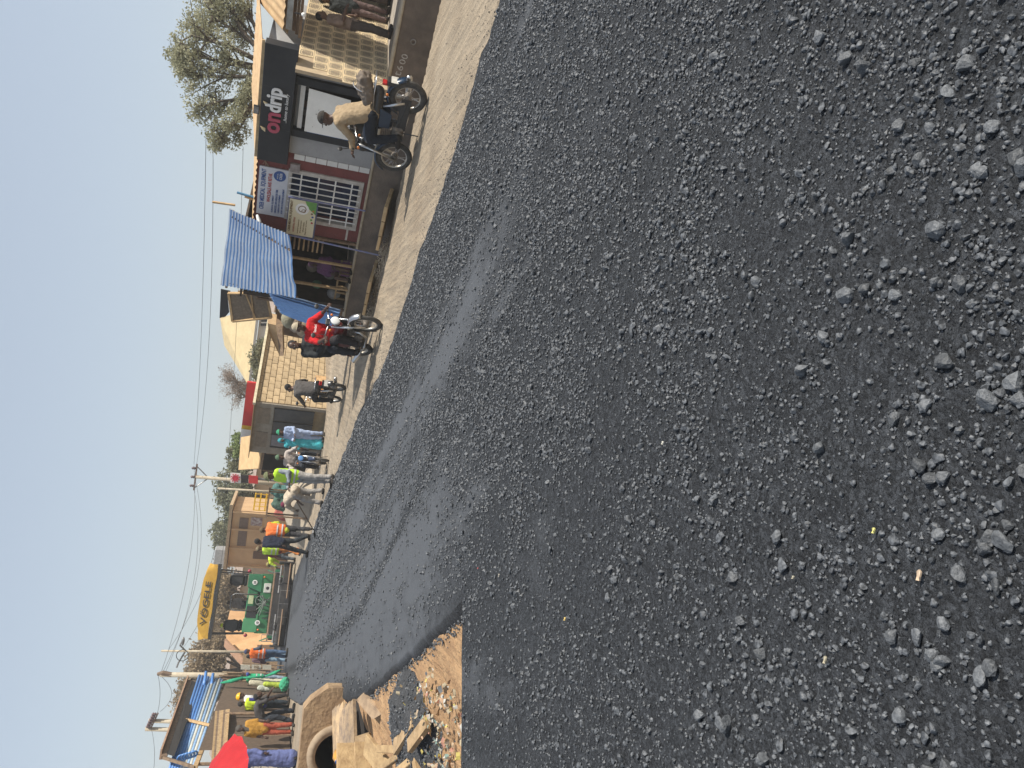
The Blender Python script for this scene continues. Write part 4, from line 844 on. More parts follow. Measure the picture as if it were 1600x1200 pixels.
motorbike('chrome and red motorbike coming head on with two riders', (B2.x, B2.y, -.045), B2h, (.16, .012, .016))
person('man in a red football shirt and pale cap steering the oncoming motorbike', (B2.x, B2.y, -.045), B2h, dict(RIDE), 0, (.52, .018, .022), 1, (.035, .032, .035), hat='cap', hatcol=(.42, .36, .26), look=R_(-12), fold=.03, eyes=True)
bp_ = text('shirt_print', 'Standard', None, Matrix.Identity(4), .16, .05, WHITE, .004)
bp_.parent = [o for o in bpy.data.objects if o.name.startswith('shirt') and o.parent and o.parent.get('label', '').startswith('man in a red')][0]
bp_.matrix_local = Matrix.Translation((0, .075, 1.19)) @ Matrix.Rotation(R_(180), 4, 'Z') @ Matrix.Rotation(R_(72), 4, 'X')
person('bareheaded passenger in dark clothes behind the red shirted rider', (B2.x, B2.y, -.045), B2h, dict(PILL, pelvis=(.12, -.50, .88), chest=(.16, -.46, 1.18), neck=(.18, -.42, 1.38), head=(.20, -.38, 1.52), sL=(-.01, -.45, 1.33), sR=(.33, -.43, 1.32), eR=(.38, -.3, 1.08), wR=(.26, -.06, 1.0), kR=(.30, -.12, .78), aR=(.27, -.2, .38), tR=(.28, -.08, .34)), 0, (.028, .032, .035), 2, (.03, .035, .045), look=R_(-40), fold=.03, eyes=True)
B3 = gp(537, 616, -.04)
motorbike('dark motorbike riding away beside the block wall', (B3.x, B3.y, -.045), hd(-.32, .95), (.03, .03, .032))
person('man in a grey checked shirt riding away beside the block wall', (B3.x, B3.y, -.045), hd(-.32, .95), RIDE, 1, (.10, .092, .088), 2, (.03, .03, .032), look=R_(62), fold=.03)
B4 = gp(512, 722, -.04)
motorbike('motorbike with a blue headlight fairing behind the lime vest worker', (B4.x, B4.y, -.045), hd(.20, -.98), (.03, .045, .09), lamp=(.12, .30, .62))
person('rider in a pale shirt and green cap half hidden behind the lime vest worker', (B4.x, B4.y, -.045), hd(.20, -.98), RIDE, 0, (.46, .40, .36), 2, (.035, .04, .05), hat='cap', hatcol=(.10, .16, .10), look=R_(-10), fold=.03)

# ---- people on the porch
for k, (px, py, a, tp, bt, lab, sc) in enumerate(((612, 60, .5, (.26, .19, .15), (.10, .08, .07), 'child in a brown patchwork dress standing on the tiled porch', .80), (608, 32, -.3, (.045, .05, .05), (.20, .14, .13), 'child in a dark top and pale brown skirt standing on the tiled porch', .80), (610, 6, .2, (.20, .28, .42), (.22, .16, .12), 'figure in a denim blue top at the picture edge on the tiled porch', .84))):
    p = gp(px, py, .49)
    person(lab, (p.x+.12, p.y+.12, .49), R_(205)+a, pose(**HOLD) if k != 1 else pose(), 1, tp, 1, bt, shoes=(.05, .04, .035), scale=sc, fold=.03, group='people on the tiled porch')
p = AP(5.98, -.25, .47); person('seated woman in a purple wrap inside the awning shop', p, R_(150), pose(**SIT), 0, None, 0, gown=(.17, .07, .17), hat='scarf', hatcol=(.16, .08, .16), scale=.78)
st = thing('stool', 'low wooden stool under the woman in purple', 'stool', p); MB().box(-.16, .16, -.16, .16, .22, .26).build('seat', OLDW, st)
for sx in (-.13, .13):
    for sy in (-.13, .13): MB().beam((sx, sy, 0), (sx, sy, .22), .035, .035).build('leg', OLDW, st)
# ---- people along the shoulder
def gl(px, py, dz=0):
    p = gp(px, py, -.04); return (p.x, p.y, (0.0 if xl(p.y) < p.x < xr(p.y) else float(gz(p.x, p.y)))+dz)
person('man in a pale blue kaftan and green cap standing by the shutters', gl(508, 682), R_(155), pose(**HOLD), 0, (.36, .44, .62), 2, (.36, .44, .62), hat='cap', hatcol=(.05, .30, .17), fold=.05, scale=.98)
p = gl(506, 695); person('figure in a turquoise gown beside the pale blue kaftan', (p[0], p[1], p[2]), R_(190), pose(), 0, gown=(.07, .44, .50), hat='scarf', hatcol=(.05, .34, .40), scale=.93)
person('worker in a lime vest and olive cap standing at the asphalt edge', gl(524, 750), R_(128), pose(**dict(HOLD, head=(0, .05, 1.56))), 0, (.30, .33, .36), 2, (.40, .38, .36), vest=(.48, .78, .03), hat='cap', hatcol=(.16, .17, .09), tilt=R_(-12), fold=.04, scale=1.06)
pb = gl(506, 779); hb = hd(-.75, .66)
person('stooping worker in a patterned pale shirt with a spade', pb, hb, dict(BEND), 0, (.50, .42, .32), 1, (.33, .31, .29), hat='cap', hatcol=(.16, .03, .06), fold=.05, scale=1.05)
sd_ = thing('spade', 'long handled spade held by the stooping worker', 'spade', pb, hb)
MB().tube([(-.02, .25, .78), (.0, 1.7, .10)], .018, 8).build('handle', OLDW, sd_, True); MB().prism([(-.12, 1.66, .12), (.12, 1.66, .12), (.13, 1.98, .02), (0, 2.05, .01), (-.13, 1.98, .02)], (0, .01, .02)).build('blade', STEEL, sd_)
person('worker in an orange vest and brown cap with his back turned', gl(487, 832), R_(20), pose(**dict(HOLD, head=(-.02, .08, 1.54))), 0, (.62, .66, .06), 2, (.06, .06, .065), vest=(.80, .17, .03), hat='cap', hatcol=(.14, .10, .06), fold=.03, scale=1.1)
p = gl(486, 851); person('bareheaded man in navy overalls between the orange and lime vests', p, R_(60), pose(**WALK), 0, (.02, .025, .045), 2, (.03, .035, .04), fold=.04, scale=1.12)
person('worker in orange trousers and lime vest close to the paver', (*gp(472, 862, -.04)[:2], -.03), R_(-30), pose(**WALK), 0, (.2, .06, .06), 2, (.62, .22, .06), vest=(.55, .78, .05), hat='cap', hatcol=(.2, .16, .1), fold=.03, scale=1.12)
p = gp(463, 872, -.04); person('worker in a lime jacket leaning at the paver right side', (p.x, p.y+.2, -.02), R_(75), dict(BEND), 0, (.60, .78, .06), 2, (.10, .12, .14), hat='cap', hatcol=(.3, .25, .1), fold=.03, scale=1.15)
# ---- people on the left
person('worker in an orange vest and blue jeans beside the paver screed', gl(451, 1022), R_(-25), pose(**dict(HOLD, head=(.03, .06, 1.55))), 0, (.08, .09, .12), 2, (.08, .13, .22), vest=(.86, .16, .02), hat='cap', hatcol=(.05, .06, .12), fold=.03, scale=1.08)
p = gp(448, 1038, 0); person('man in pale jeans standing behind the orange vest worker', (p.x, p.y+.8, -.03), R_(30), pose(), 0, (.16, .10, .12), 2, (.26, .38, .50), fold=.03, scale=1.02)
person('worker in a green and lime vest holding a green net', gl(450, 1061), R_(-40), pose(**dict(wR=(.2, .1, 1.55), eR=(.26, .05, 1.45))), 0, (.06, .10, .34), 1, (.28, .36, .44), vest=(.03, .44, .20), stripe=(.55, .75, .08), hat='cap', hatcol=(.02, .03, .03), fold=.03, scale=1.08)
person('worker in a yellow hard hat and white shirt striding behind the headwall', (*gp(450, 1097, 0)[:2], -.03), R_(-60), pose(**dict(WALK, pelvis=(0, 0, .95), chest=(0, .08, 1.24), neck=(0, .13, 1.43), head=(0, .17, 1.56))), 0, (.62, .61, .60), 2, (.045, .04, .04), vest=None, hat='helmet', hatcol=(.85, .45, .01), fold=.04, scale=1.1)
p = gp(451, 1110, 0); person('worker in a lime and navy vest behind the yellow hard hat', (p.x, p.y+.5, -.03), R_(-20), pose(), 0, (.05, .06, .2), 1, (.03, .04, .05), vest=(.62, .80, .04), stripe=(.06, .08, .25), fold=.03, scale=1.05)
p = gp(462, 1150, 0); person('woman in a long slate blue gown under the red umbrella', (p.x-.25, p.y-.8, -.04), R_(165), pose(**dict(wR=(.10, .30, 1.40), eR=(.24, .14, 1.18))), 0, gown=(.13, .16, .34), hat='scarf', hatcol=(.13, .16, .34), scale=1.06)
p = gp(459, 1135, 0); person('figure in a red, yellow and white print under the red umbrella', (p.x-.2, p.y+.3, -.04), R_(185), pose(), 0, (.50, .26, .05), 1, bottom=(.42, .10, .06), hat='scarf', hatcol=(.10, .09, .08), scale=1.02)
p = gp(458, 1122, 0); person('stooping man in a dark shirt and baggy black trousers', (p.x+.1, p.y+.2, -.04), R_(-75), dict(BEND), 0, (.07, .065, .065), 1, (.035, .042, .048), shoes=(.03, .03, .03), fold=.05, scale=1.12)
finish_blobs(); PENDING.clear()
# ================================================================== STALL WITH JERRYCANS, CARTS, SIGNS
def box3(root, name, pts, d, m): return quadbox(root, name, pts, d, m)
sl = thing('market_stall', 'market stall with tan sheet roof and dark inside by the jerrycans', 'stall', (at(500, 710, 31).x, 31, 0))
box3(sl, 'roof_sheet', [at(378, 684, 32.5), at(374, 735, 33), at(405, 733, 30.5), at(414, 678, 30)], (.02, 0, .04), mat('tan_shade_cloth', (.58, .40, .20), .85, (.48, .32, .16), 4))
box3(sl, 'roof_edge', [at(405, 733, 30.4), at(414, 678, 29.9), at(418, 679, 29.9), at(409, 734, 30.4)], (0, .04, 0), OLDW)
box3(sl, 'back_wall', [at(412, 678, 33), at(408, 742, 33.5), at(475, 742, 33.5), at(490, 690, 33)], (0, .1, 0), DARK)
for a, b in ((at(410, 735, 30.6), 735), (at(416, 682, 30.2), 682), (at(416, 708, 30.4), 708)): MB().tube([rel(sl, a), rel(sl, (a.x, a.y, -.05))], .035, 6).build('post', OLDW, sl)
tb = box3(sl, 'hanging_wares', [at(428, 668, 30.2), at(430, 690, 30.2), at(434, 690, 30.2), at(434, 668, 30.2)], (0, .12, 0), mat('gourd_brown', (.34, .20, .15), .7))
for k in range(6):
    MB().ell(rel(sl, at(431+1.0*math.sin(k), 669+4.2*k, 30.1)), .055).build('gourd', MATS['gourd_brown'], sl, True)
def jerrycan(label, loc, rz, col, tiltx=0):
    r = thing('jerrycan', label, 'jerrycan', loc, rz, 'jerrycans on the water cart'); r.rotation_euler = (tiltx, 0, rz)
    m = mat('jerry_%02x%02x' % (int(col[0]*255), int(col[1]*255)), col, .45, tuple(v*.8 for v in col), 9)
    b = MB(); b.box(-.13, .13, -.09, .09, 0, .33); o = b.build('can_body', m, r, False, .03)
    h = MB().tube([(-.09, 0, .33), (-.07, 0, .40), (.03, 0, .40), (.05, 0, .33)], .016, 6).build('handle', m, r, True)
    c = MB().tube([(.095, 0, .33), (.095, 0, .385)], .028, 10).build('cap', mat('cap_dark', (.1, .05, .02), .5), r); return r
ct = thing('water_cart', 'grey metal hand cart carrying orange jerrycans', 'cart', gp(497, 704, -.04), R_(200)); cp = ct.location
for a, b in (((-.6, -.3, .35), (.6, -.3, .35)), ((-.6, .3, .35), (.6, .3, .35)), ((-.6, -.3, .35), (-.6, .3, .35)), ((.6, -.3, .35), (.6, .3, .35)), ((-.6, -.3, .35), (-.6, -.3, 1.25)), ((-.6, .3, .35), (-.6, .3, 1.25)), ((-.6, -.3, 1.25), (-.6, .3, 1.25)), ((.6, -.3, .35), (.6, -.3, .9)), ((.6, .3, .35), (.6, .3, .9))): MB().tube([a, b], .022, 6).build('frame_bar', STEEL, ct)
MB().box(-.6, .6, -.3, .3, .36, .385).build('deck', OLDW, ct)
for s in (-1, 1): w_ = MB().torus((0, .36*s, .26), (0, 1, 0), .22, .035, 24, 6).build('wheel', TYRE, ct, True); MB().tube([(0, .34*s, .26), (0, .38*s, .26)], .20, 18).build('hub', STEEL, w_)
OR = (.85, .30, .02)
for k, (dx, dy, dz, c, lab) in enumerate(((-.4, -.12, .39, OR, 'orange jerrycan low on the cart, nearest the turquoise gown'), (-.08, -.12, .39, OR, 'orange jerrycan low in the middle of the cart'), (.25, -.12, .39, (.75, .36, .04), 'yellowish orange jerrycan low at the cart end'), (-.25, -.1, .79, OR, 'orange jerrycan on the upper layer of the cart'), (.1, -.1, .79, (.8, .26, .02), 'deep orange jerrycan on the upper layer of the cart'), (-.1, -.1, 1.19, (.5, .03, .05), 'red jerrycan on top of the cart load'))):
    q = Matrix.Rotation(R_(200), 3, 'Z') @ Vector((dx, dy, dz)); jerrycan(lab, (cp.x+q.x, cp.y+q.y, cp.z+q.z), R_(200+6*k), c)
def crate(label, loc, rz, col, w=.42, d=.32, h=.27):
    r = thing('plastic_crate', label, 'crate', loc, rz); m = mat('crate_%02x%02x' % (int(col[0]*255), int(col[1]*255)), col, .5, tuple(v*.8 for v in col), 8)
    MB().box(-w/2, w/2, -d/2, d/2, 0, .02).build('floor', m, r)
    for z in (.04, h*.5, h-.05): 
        for s in (-1, 1): MB().box(-w/2, w/2, s*d/2-.012, s*d/2+.012, z, z+.05).build('side_slat', m, r); MB().box(s*w/2-.012, s*w/2+.012, -d/2+.013, d/2-.013, z, z+.05).build('side_slat', m, r)
    for k in range(5): MB().box(-w/2+k*w/4-.014, -w/2+k*w/4+.014, -d/2-.010, -d/2+.010, .02, h).build('rib', m, r)
    return r
p = gp(498, 700, -.04); crate('mustard crate on the ground before the water cart', (p.x+.1, p.y-.5, -.03), .2, (.55, .30, .04))
# wooden table with a cream sack and firewood near the shutters
wt = thing('firewood_heap', 'heap of pale firewood sticks below the block house shutters', 'firewood', gp(507, 640, -.04)); rng = random.Random(2)
for k in range(22):
    a = rng.uniform(0, 6.28); x, y = rng.uniform(-1.0, .9), rng.uniform(-.25, .25); z = rng.uniform(.03, .28); L_ = rng.uniform(.25, .5)
    MB().beam((x-L_*math.cos(a)*.5, y-L_*math.sin(a)*.2, z-.02), (x+L_*math.cos(a)*.5, y+L_*math.sin(a)*.2, z+rng.uniform(-.02, .16)), .05, .045).build('stick', mat('pale_firewood', (.58, .44, .24), .9, (.44, .3, .15), 8, rand=.2), wt)
p = gp(504, 635, -.04); sk = thing('draped_sack', 'cream sack draped over a log beside the block wall corner', 'sack', (p.x, p.y, -.04), R_(20))
q = MB(); q.ell((0, 0, .62), (.24, .22, .26)); q.ell((-.12, 0, .42), (.20, .2, .2)); q.capsule((.1, 0, .7), .12, (.22, .02, .85), .07); blob('sack_cloth', q, cloth((.55, .46, .24)), sk, .02, 1, .08, .10)
MB().tube([(-.3, 0, 0), (-.1, 0, .45)], .06, 8).build('log', WOOD, sk); MB().tube([(.2, 0, 0), (.05, 0, .45)], .06, 8).build('log', WOOD, sk)
# sign boards and yellow crate in the distance
sb = thing('telecom_sign', 'white and red street sign board on a post behind the lime vest worker', 'sign', (at(400, 748, 36).x, 36, 0))
box3(sb, 'white_panel', [at(360, 739, 36), at(360, 754, 36), at(376, 755, 36), at(376, 740, 36)], (0, .08, 0), WHITE); box3(sb, 'dark_panel', [at(376.5, 742, 36), at(376.5, 754, 36), at(388, 755, 36), at(388, 743, 36)], (0, .08, 0), mat('panel_black', (.03, .02, .02), .5)); box3(sb, 'red_panel', [at(388.5, 743, 36), at(388.5, 755, 36), at(403, 756, 36), at(403, 744, 36)], (0, .08, 0), MATS['sign_red'])
c0 = rel(sb, at(367.5, 747, 35.97)); MB().lathe([(0, 0), (.13, 0), (.13, .01), (0, .01)], Matrix.Translation(c0) @ Matrix.Rotation(R_(90), 4, 'X'), 16).build('red_disc', mat('disc_red', (.6, .03, .06), .5), sb)
for k in range(10):
    a = 2*math.pi*k/10; MB().ell(c0+Vector((.17*math.cos(a), -.01, .17*math.sin(a))), .03, None, 6).build('red_dot', MATS['disc_red'], sb)
pq = at(403, 750, 36.1); MB().tube([rel(sb, (pq.x, 36.1, 0)), rel(sb, (pq.x+.1, 36.1, pq.z+1.2))], .05).build('post', STEEL, sb)
pc = at(417, 785, 33); tb = thing('market_table', 'grey market table carrying the yellow crate', 'table', (pc.x, 33, 0)); MB().box(-.6, .6, -.3, .3, pc.z-.08, pc.z-.02).build('table_top', OLDW, tb)
for sx in (-.5, .5):
    for sy in (-.25, .25): MB().beam((sx, sy, 0), (sx, sy, pc.z-.08), .06, .06).build('leg', OLDW, tb)
crate('bright yellow crate up on the market table', (pc.x, 33, pc.z-.018), .1, (.80, .46, .02), .66, .4, .52)
for k, (px, py, y, c, lab) in enumerate(((432, 768, 34, (.10, .22, .20), 'teal bundle under the yellow crate table'), (433, 788, 34.5, (.08, .14, .11), 'dark green bundle beside the yellow crate table'), (436, 803, 35, (.40, .12, .10), 'red bundle behind the sand heap'))):
    p = at(px, py, y); bb = thing('cloth_bundle', lab, 'bundle', (p.x, p.y, 0)); q = MB(); q.ell((0, 0, p.z*.6), (.32, .3, p.z*.62)); q.ell((.15, 0, p.z), (.2, .2, .2)); blob('bundle_cloth', q, cloth(c), bb, .04, 1, .1, .2)
# sand heap
def heap(name, label, c, rx, ry, h, m, seed, cat='heap', kind=None):
    n = 48; g = np.linspace(-1, 1, n); X, Y = np.meshgrid(g, g); Rr = np.hypot(X, Y)
    Z = np.clip(1-Rr, 0, 1)**.8*h*(.75+.5*fbm(X*2+seed, Y*2, 3))+.06*h*(fbm(X*9+seed, Y*9, 2)-.5)-.03-.25*np.clip(Rr-.85, 0, 1)
    V = np.stack([X.ravel()*rx+c[0], Y.ravel()*ry+c[1], Z.ravel()+c[2]], 1); i = np.arange(n-1)[:, None]*n+np.arange(n-1)[None]
    o = np_obj(name, V, np.stack([i, i+1, i+n+1, i+n], -1).reshape(-1, 4), m, smooth=True); return tag(o, label, cat, kind=kind)
p = gp(484, 806, -.05); heap('sand_heap', 'grey sand heap behind the stooping worker', (p.x-.2, p.y+2.5, -.05), 1.9, 1.9, 1.3, mat('grey_sand', (.40, .34, .26), .95, (.3, .25, .19), 3, .5, 20), 2)
p = gp(512, 700, -.05)

# ================================================================== FAR BUILDINGS
TANW = mat('tan_render', (.56, .37, .20), .9, (.47, .30, .16), 1.2, .2, 10)
fb = thing('tan_building', 'flat tan building with a long dark opening behind the workers', 'building', (at(400, 840, 52).x, 52, 0))
a_, b_ = at(363, 797, 52), at(357, 884, 54); a_.z = b_.z = (a_.z+b_.z)/2
box3(fb, 'wall', [a_, b_, Vector((b_.x, b_.y, 0)), Vector((a_.x, a_.y, 0))], (0, 5, 0), TANW)
box3(fb, 'roof_slab', [a_+Vector((.4, -.4, .05)), b_+Vector((-.4, -.4, .05)), b_+Vector((-.4, 5, .05)), a_+Vector((.4, 5, .05))], (0, 0, .18), mat('roof_slab_tan', (.5, .36, .22), .9))
def onw(t, z): return a_.lerp(b_, t)+Vector((0, -.05, z-a_.z))
box3(fb, 'window', [onw(.12, a_.z-.45), onw(.62, a_.z-.45), onw(.62, a_.z-1.0), onw(.12, a_.z-1.0)], (0, .04, 0), mat('shade_window', (.18, .12, .09), .8))
po_ = box3(fb, 'poster', [onw(.10, a_.z-1.15), onw(.24, a_.z-1.15), onw(.24, a_.z-1.85), onw(.10, a_.z-1.85)], (0, .03, 0), mat('poster_print', (.5, .46, .44), .6, (.15, .05, .05), 5))
for t in (.02, .32, .66, .98): MB().tube([rel(fb, onw(t, a_.z)+Vector((0, -.15, 0))), rel(fb, Vector((onw(t, 0).x, onw(t, 0).y-.15, 0)))], .07, 6).build('column', TANW, fb)
box3(fb, 'door', [onw(.70, 2.2), onw(.84, 2.2), onw(.84, 0), onw(.70, 0)], (0, .03, 0), mat('door_brown', (.14, .08, .05), .8))
MB().box(*(lambda q: (q.x-.7, q.x+.5, q.y-.5, q.y+.5, q.z, q.z+1.0))(rel(fb, at(360, 868, 54.5))), None).build('water_tank', mat('grey_tank', (.3, .31, .32), .6), fb, False, .05)
# pale compound wall and mud houses behind the paver
cw = thing('pale_compound_wall', 'pale low compound wall seen through the paver cab', 'wall', (at(400, 930, 58).x, 58, 0))
a_, b_ = at(384, 885, 58), at(377, 985, 60); z_ = 2.0
for k in range(9):
    q0 = a_.lerp(b_, k/9); q1 = a_.lerp(b_, (k+1)/9-.006); box3(cw, 'wall_panel', [Vector((q0.x, q0.y, z_+.1*(k % 2))), Vector((q1.x, q1.y, z_+.1*(k % 2))), Vector((q1.x, q1.y, 0)), Vector((q0.x, q0.y, 0))], (0, .3, 0), mat('pale_render', (.62, .52, .38), .9, (.52, .42, .3), 2))
mh = thing('mud_house', 'orange mud house with sloping roofline left of the paver', 'house', (at(400, 1020, 50).x, 50, 0))
MUD = mat('orange_mud', (.60, .36, .18), .95, (.5, .29, .14), 2, .4, 12)
box3(mh, 'wall', [at(352, 985, 52), at(355, 1008, 51), at(384, 1036, 48), at(420, 1040, 48), at(430, 985, 52)], (0, 4, 0), MUD)
MB().beam(rel(mh, at(352, 1004, 50.8)), rel(mh, at(387, 1042, 47.6)), .5, .12).build('roof_edge', mat('roof_rust', (.35, .2, .12), .9), mh)
box3(mh, 'door', [at(402, 1008, 49.6), at(402, 1016, 49), at(428, 1016, 49), at(428, 1008, 49.6)], (0, .06, 0), mat('door_shadow', (.16, .09, .05), .9))
box3(mh, 'front_wall', [at(380, 1020, 46), at(378, 1046, 46), at(440, 1048, 46), at(440, 1020, 46)], (0, .4, 0), mat('mud_wall_pale', (.5, .33, .19), .95))
# sign stack
sgs = thing('painted_sign_stack', 'pale panels with dark painted letters behind the green net worker', 'sign', (at(420, 1042, 37).x, 37, 0))
for k, (x0, x1, tx) in enumerate(((376, 391, ''), (393, 408, 'LSS'), (410, 424, ''))):
    pn = box3(sgs, 'panel', [at(x0, 1039, 37), at(x0, 1046, 37), at(x1, 1046.5, 37), at(x1, 1039.5, 37)], (0, .06, 0), mat('cream_panel', (.6, .56, .45), .7))
    if tx:
        m_ = at((x0+x1)/2, 1043, 36.96); text('lettering', tx, pn, Matrix.Translation(rel(sgs, m_)) @ Matrix.Rotation(R_(90), 4, 'X'), .17, .2, BRT, .02)
for y in (1040, 1046): q = at(424, y, 37.05); MB().tube([rel(sgs, (q.x, 37.05, 0)), rel(sgs, (q.x+.1, 37.05, at(378, y, 37.05).z))], .03).build('post', OLDW, sgs)

# ================================================================== ROAD PAVER
pvR, pvL = gp(461, 884, 0), gp(446, 1012, 0); pc_ = (pvR+pvL)/2; ph = math.atan2((pvR-pvL).y, (pvR-pvL).x)
pv = thing('road_paver', 'green road paver with yellow canopy laying asphalt, seen from behind', 'paver', (pc_.x, pc_.y+.3, 0), ph)     # x to the right, y forward, away from us
GREEN = mat('paver_green', (.03, .16, .075), .4, (.025, .12, .06), 3); GREEN2 = mat('paver_green_light', (.07, .26, .12), .45, (.06, .22, .1), 3)
SCR = mat('screed_black', (.022, .022, .026), .5, (.05, .045, .04), 4); WALKB = mat('dusty_walkway', (.30, .20, .13), .85, (.2, .13, .08), 4)
W = 1.42
MB().box(-W, W, 1.3, 5.6, .55, 1.55).build('tractor_body', GREEN, pv, False, .05)
MB().box(-W+.1, W-.1, 1.0, 2.4, 1.55, 2.05).build('operator_platform', GREEN, pv, False, .04)
MB().prism([(-W, 1.0, .95), (W, 1.0, .95), (W, .9, 1.45), (-W, .9, 1.45)], (0, .4, 0)).build('rear_panel', GREEN2, pv)
for s in (-1, 1):
    MB().prism([(s*.5, .88, 1.42), (s*1.38, .88, 1.42), (s*1.38, .88, 2.1), (s*.75, .88, 2.1)], (0, .15, 0)).build('side_cover', GREEN2 if s < 0 else GREEN, pv, False, .02)
    tr = MB().box(s*1.1-.2, s*1.1+.2, 1.4, 5.0, .02, .62).build('crawler_track', SCR, pv, False, .12)
    for k in range(7): MB().box(s*1.1-.21, s*1.1+.21, 1.45+k*.5, 1.75+k*.5, .0, .03).build('track_pad', STEEL, tr)
    MB().prism([(s*1.5, 5.2, .35), (s*1.9, 6.6, 1.2), (s*1.9, 7.2, 1.2), (s*1.5, 7.2, .3)], (s*.05, 0, 0)).build('hopper_wing', GREEN, pv)
    MB().beam((s*1.55, .1, .75), (s*1.55, 4.2, .62), .12, .3).build('levelling_arm', GREEN, pv)
    MB().box(s*.95-.95*(s < 0)-.0*(s > 0), s*.95+.95*(s > 0), -.35, .45, .10, .50).build('screed_extension', SCR, pv, False, .03)
    wk = MB().box(min(s*.25, s*1.9), max(s*.25, s*1.9), -.62, -.37, .20+.12*(s < 0), .25+.12*(s < 0)).build('walkway_board', WALKB, pv, False, .01)
    sd2 = MB().box(s*1.95-.04, s*1.95+.04, -.5, .6, .02, .75).build('end_gate', SCR, pv, False, .02)
    MB().tube([(s*1.75, -.1, .5), (s*1.75, -.1, 1.15), (s*1.45, -.1, 1.15), (s*1.45, -.1, .5)], .022, 6).build('guard_rail', STEEL, pv)
    MB().tube([(s*.5, -.2, .62), (s*1.8, -.2, .62)], .05, 8).build('screed_cylinder', STEEL, pv)
    MB().torus((s*1.05, -.3, .62), (0, 1, 0), .16, .018, 18, 6).build('hose_loop', BLK, pv)
    MB().ell((s*1.25, .86, 1.35), .05, None, 8).build('rear_lamp', mat('orange_lens', (.75, .18, .05), .3), pv, True)
    # canopy posts
    MB().tube([(s*1.45, 1.1, 2.0), (s*1.52, 1.0, 3.62)], .035, 8).build('canopy_post', BLK, pv); MB().tube([(s*1.45, 3.0, 2.0), (s*1.5, 3.0, 3.62)], .035, 8).build('canopy_post', BLK, pv)
    MB().ell((s*1.52, 1.0, 2.0+.1*s), .09, None, 8).build('side_lamp', mat('dark_red_lens', (.3, .03, .05), .3), pv, True)
    # operator seats
    st_ = MB().box(s*1.08-.28, s*1.08+.28, 1.25, 1.75, 2.15, 2.32).build('operator_seat', BLK, pv, False, .06); MB().box(s*1.08-.26, s*1.08+.26, 1.2, 1.34, 2.3, 2.95).build('seat_back', BLK, st_, False, .07)
MB().box(-1.0, 1.0, -.30, .40, .08, .56).build('main_screed', SCR, pv, False, .03)
MB().box(-1.75, 1.75, .47, .62, .85, .93).build('catwalk', WALKB, pv, False, .01); MB().box(-1.7, 1.7, .30, .46, .56, .84).build('screed_frame', SCR, pv)
for k in range(6): MB().tube([(-.8+k*.32, .38, .5), (-.7+k*.3, .7, 1.25)], .022, 6).build('hydraulic_hose', BLK, pv)
for x in (-.62, .0, .62): MB().box(x-.012, x+.012, -.318, -.302, .1, .54).build('screed_joint', STEEL, pv)
MB().tube([(-.38, .85, 1.5), (-.38, .85, 2.62), (-.28, .85, 2.78), (.30, .85, 2.78), (.40, .85, 2.62), (.40, .85, 1.5)], .03, 8).build('cab_hoop', STEEL, pv, True)
MB().box(-.7, -.15, .86, .9, 1.55, 2.0).build('dark_hatch', BLK, pv); MB().box(-.05, .35, .84, .88, 1.75, 1.98).build('data_plate', mat('pale_green_plate', (.5, .55, .32), .5), pv)
bx_ = MB().box(.5, .95, .55, .8, .98, 1.32).build('tool_box', mat('pale_box', (.55, .55, .5), .6), pv, False, .02); MB().ell((.72, .545, 1.15), (.08, .01, .08)).build('emblem', BLK, bx_)
for s, x, z in ((1, -.92, 1.42), (1, .98, 1.78)):
    MB().lathe([(0, 0), (.12, 0), (.12, .01), (0, .01)], Matrix.Translation((x, .86, z)) @ Matrix.Rotation(R_(90), 4, 'X'), 16).build('speed_disc', WHITE, pv)
text('lettering', '10', pv, FM(-.92, .845, 1.42), .12, .13, BLK, .01, .03); text('lettering', '10', pv, FM(.98, .845, 1.78), .12, .13, BLK, .01, .03)
for k in range(7):
    a = k*.5; MB().tube([(-.1+.5*math.cos(a), .8, 1.35+.22*math.sin(a)), (.05*k-.1, .72, 1.15), (.3-.1*k, .78, 1.0+.05*k)], .02, 6).build('hose', mat('hose_grey', (.16, .18, .16), .6), pv)
MB().torus((.12, .80, 1.42), (0, 1, 0), .22, .02, 20, 6).build('hose_coil', MATS['hose_grey'], pv)
MB().ell((1.1, 1.5, 2.62), (.32, .28, .38)).build('cover_bag', mat('black_cover', (.025, .025, .03), .5), pv, True)
cv = MB(); vs_ = []; fs = []; nu, nv = 16, 8
for j in range(nv+1):
    for i in range(nu+1):
        u, v = i/nu*2-1, j/nv*2-1; ex_ = 1-.10*abs(v)**4; sag = .05*math.cos(u*9)*.5*(1-abs(v)); z = 3.62+.62*(1-abs(u)**2.2*.30)*(1-abs(v)**3*.75)-.0+.02*math.sin(u*11+v*3)
        vs_.append(Vector((u*1.82*(1-.06*abs(v)**3), 2.0+v*1.5, z)))
for j in range(nv):
    for i in range(nu): k = j*(nu+1)+i; fs.append((k, k+1, k+nu+2, k+nu+1))
CANV = mat('yellow_canvas', (.46, .27, .03), .8, (.36, .2, .022), 3, .4, 10)
cno = cv.add(vs_, fs).build('canopy', CANV, pv, True)
q = MB(); n = 20; vs_ = []; fs = []
for i in range(n+1):
    u = i/n*2-1; vs_ += [Vector((u*1.72, .49, 3.58+.02*math.sin(u*7))), Vector((u*1.72, .50, 3.76)), Vector((u*1.70, .56, 3.76+.42*(1-abs(u)**5)))]
for i in range(n): 
    for j in (0, 1): k = i*3+j; fs.append((k, k+1, k+4, k+3))
fr_ = q.add(vs_, fs).build('canopy_front', CANV, cno, True)
text('lettering', 'VÖGELE', fr_, FM(-.1, .475, 3.93) @ Matrix.Rotation(R_(-6), 4, 'X'), 2.0, .30, BLK, .02, .01)
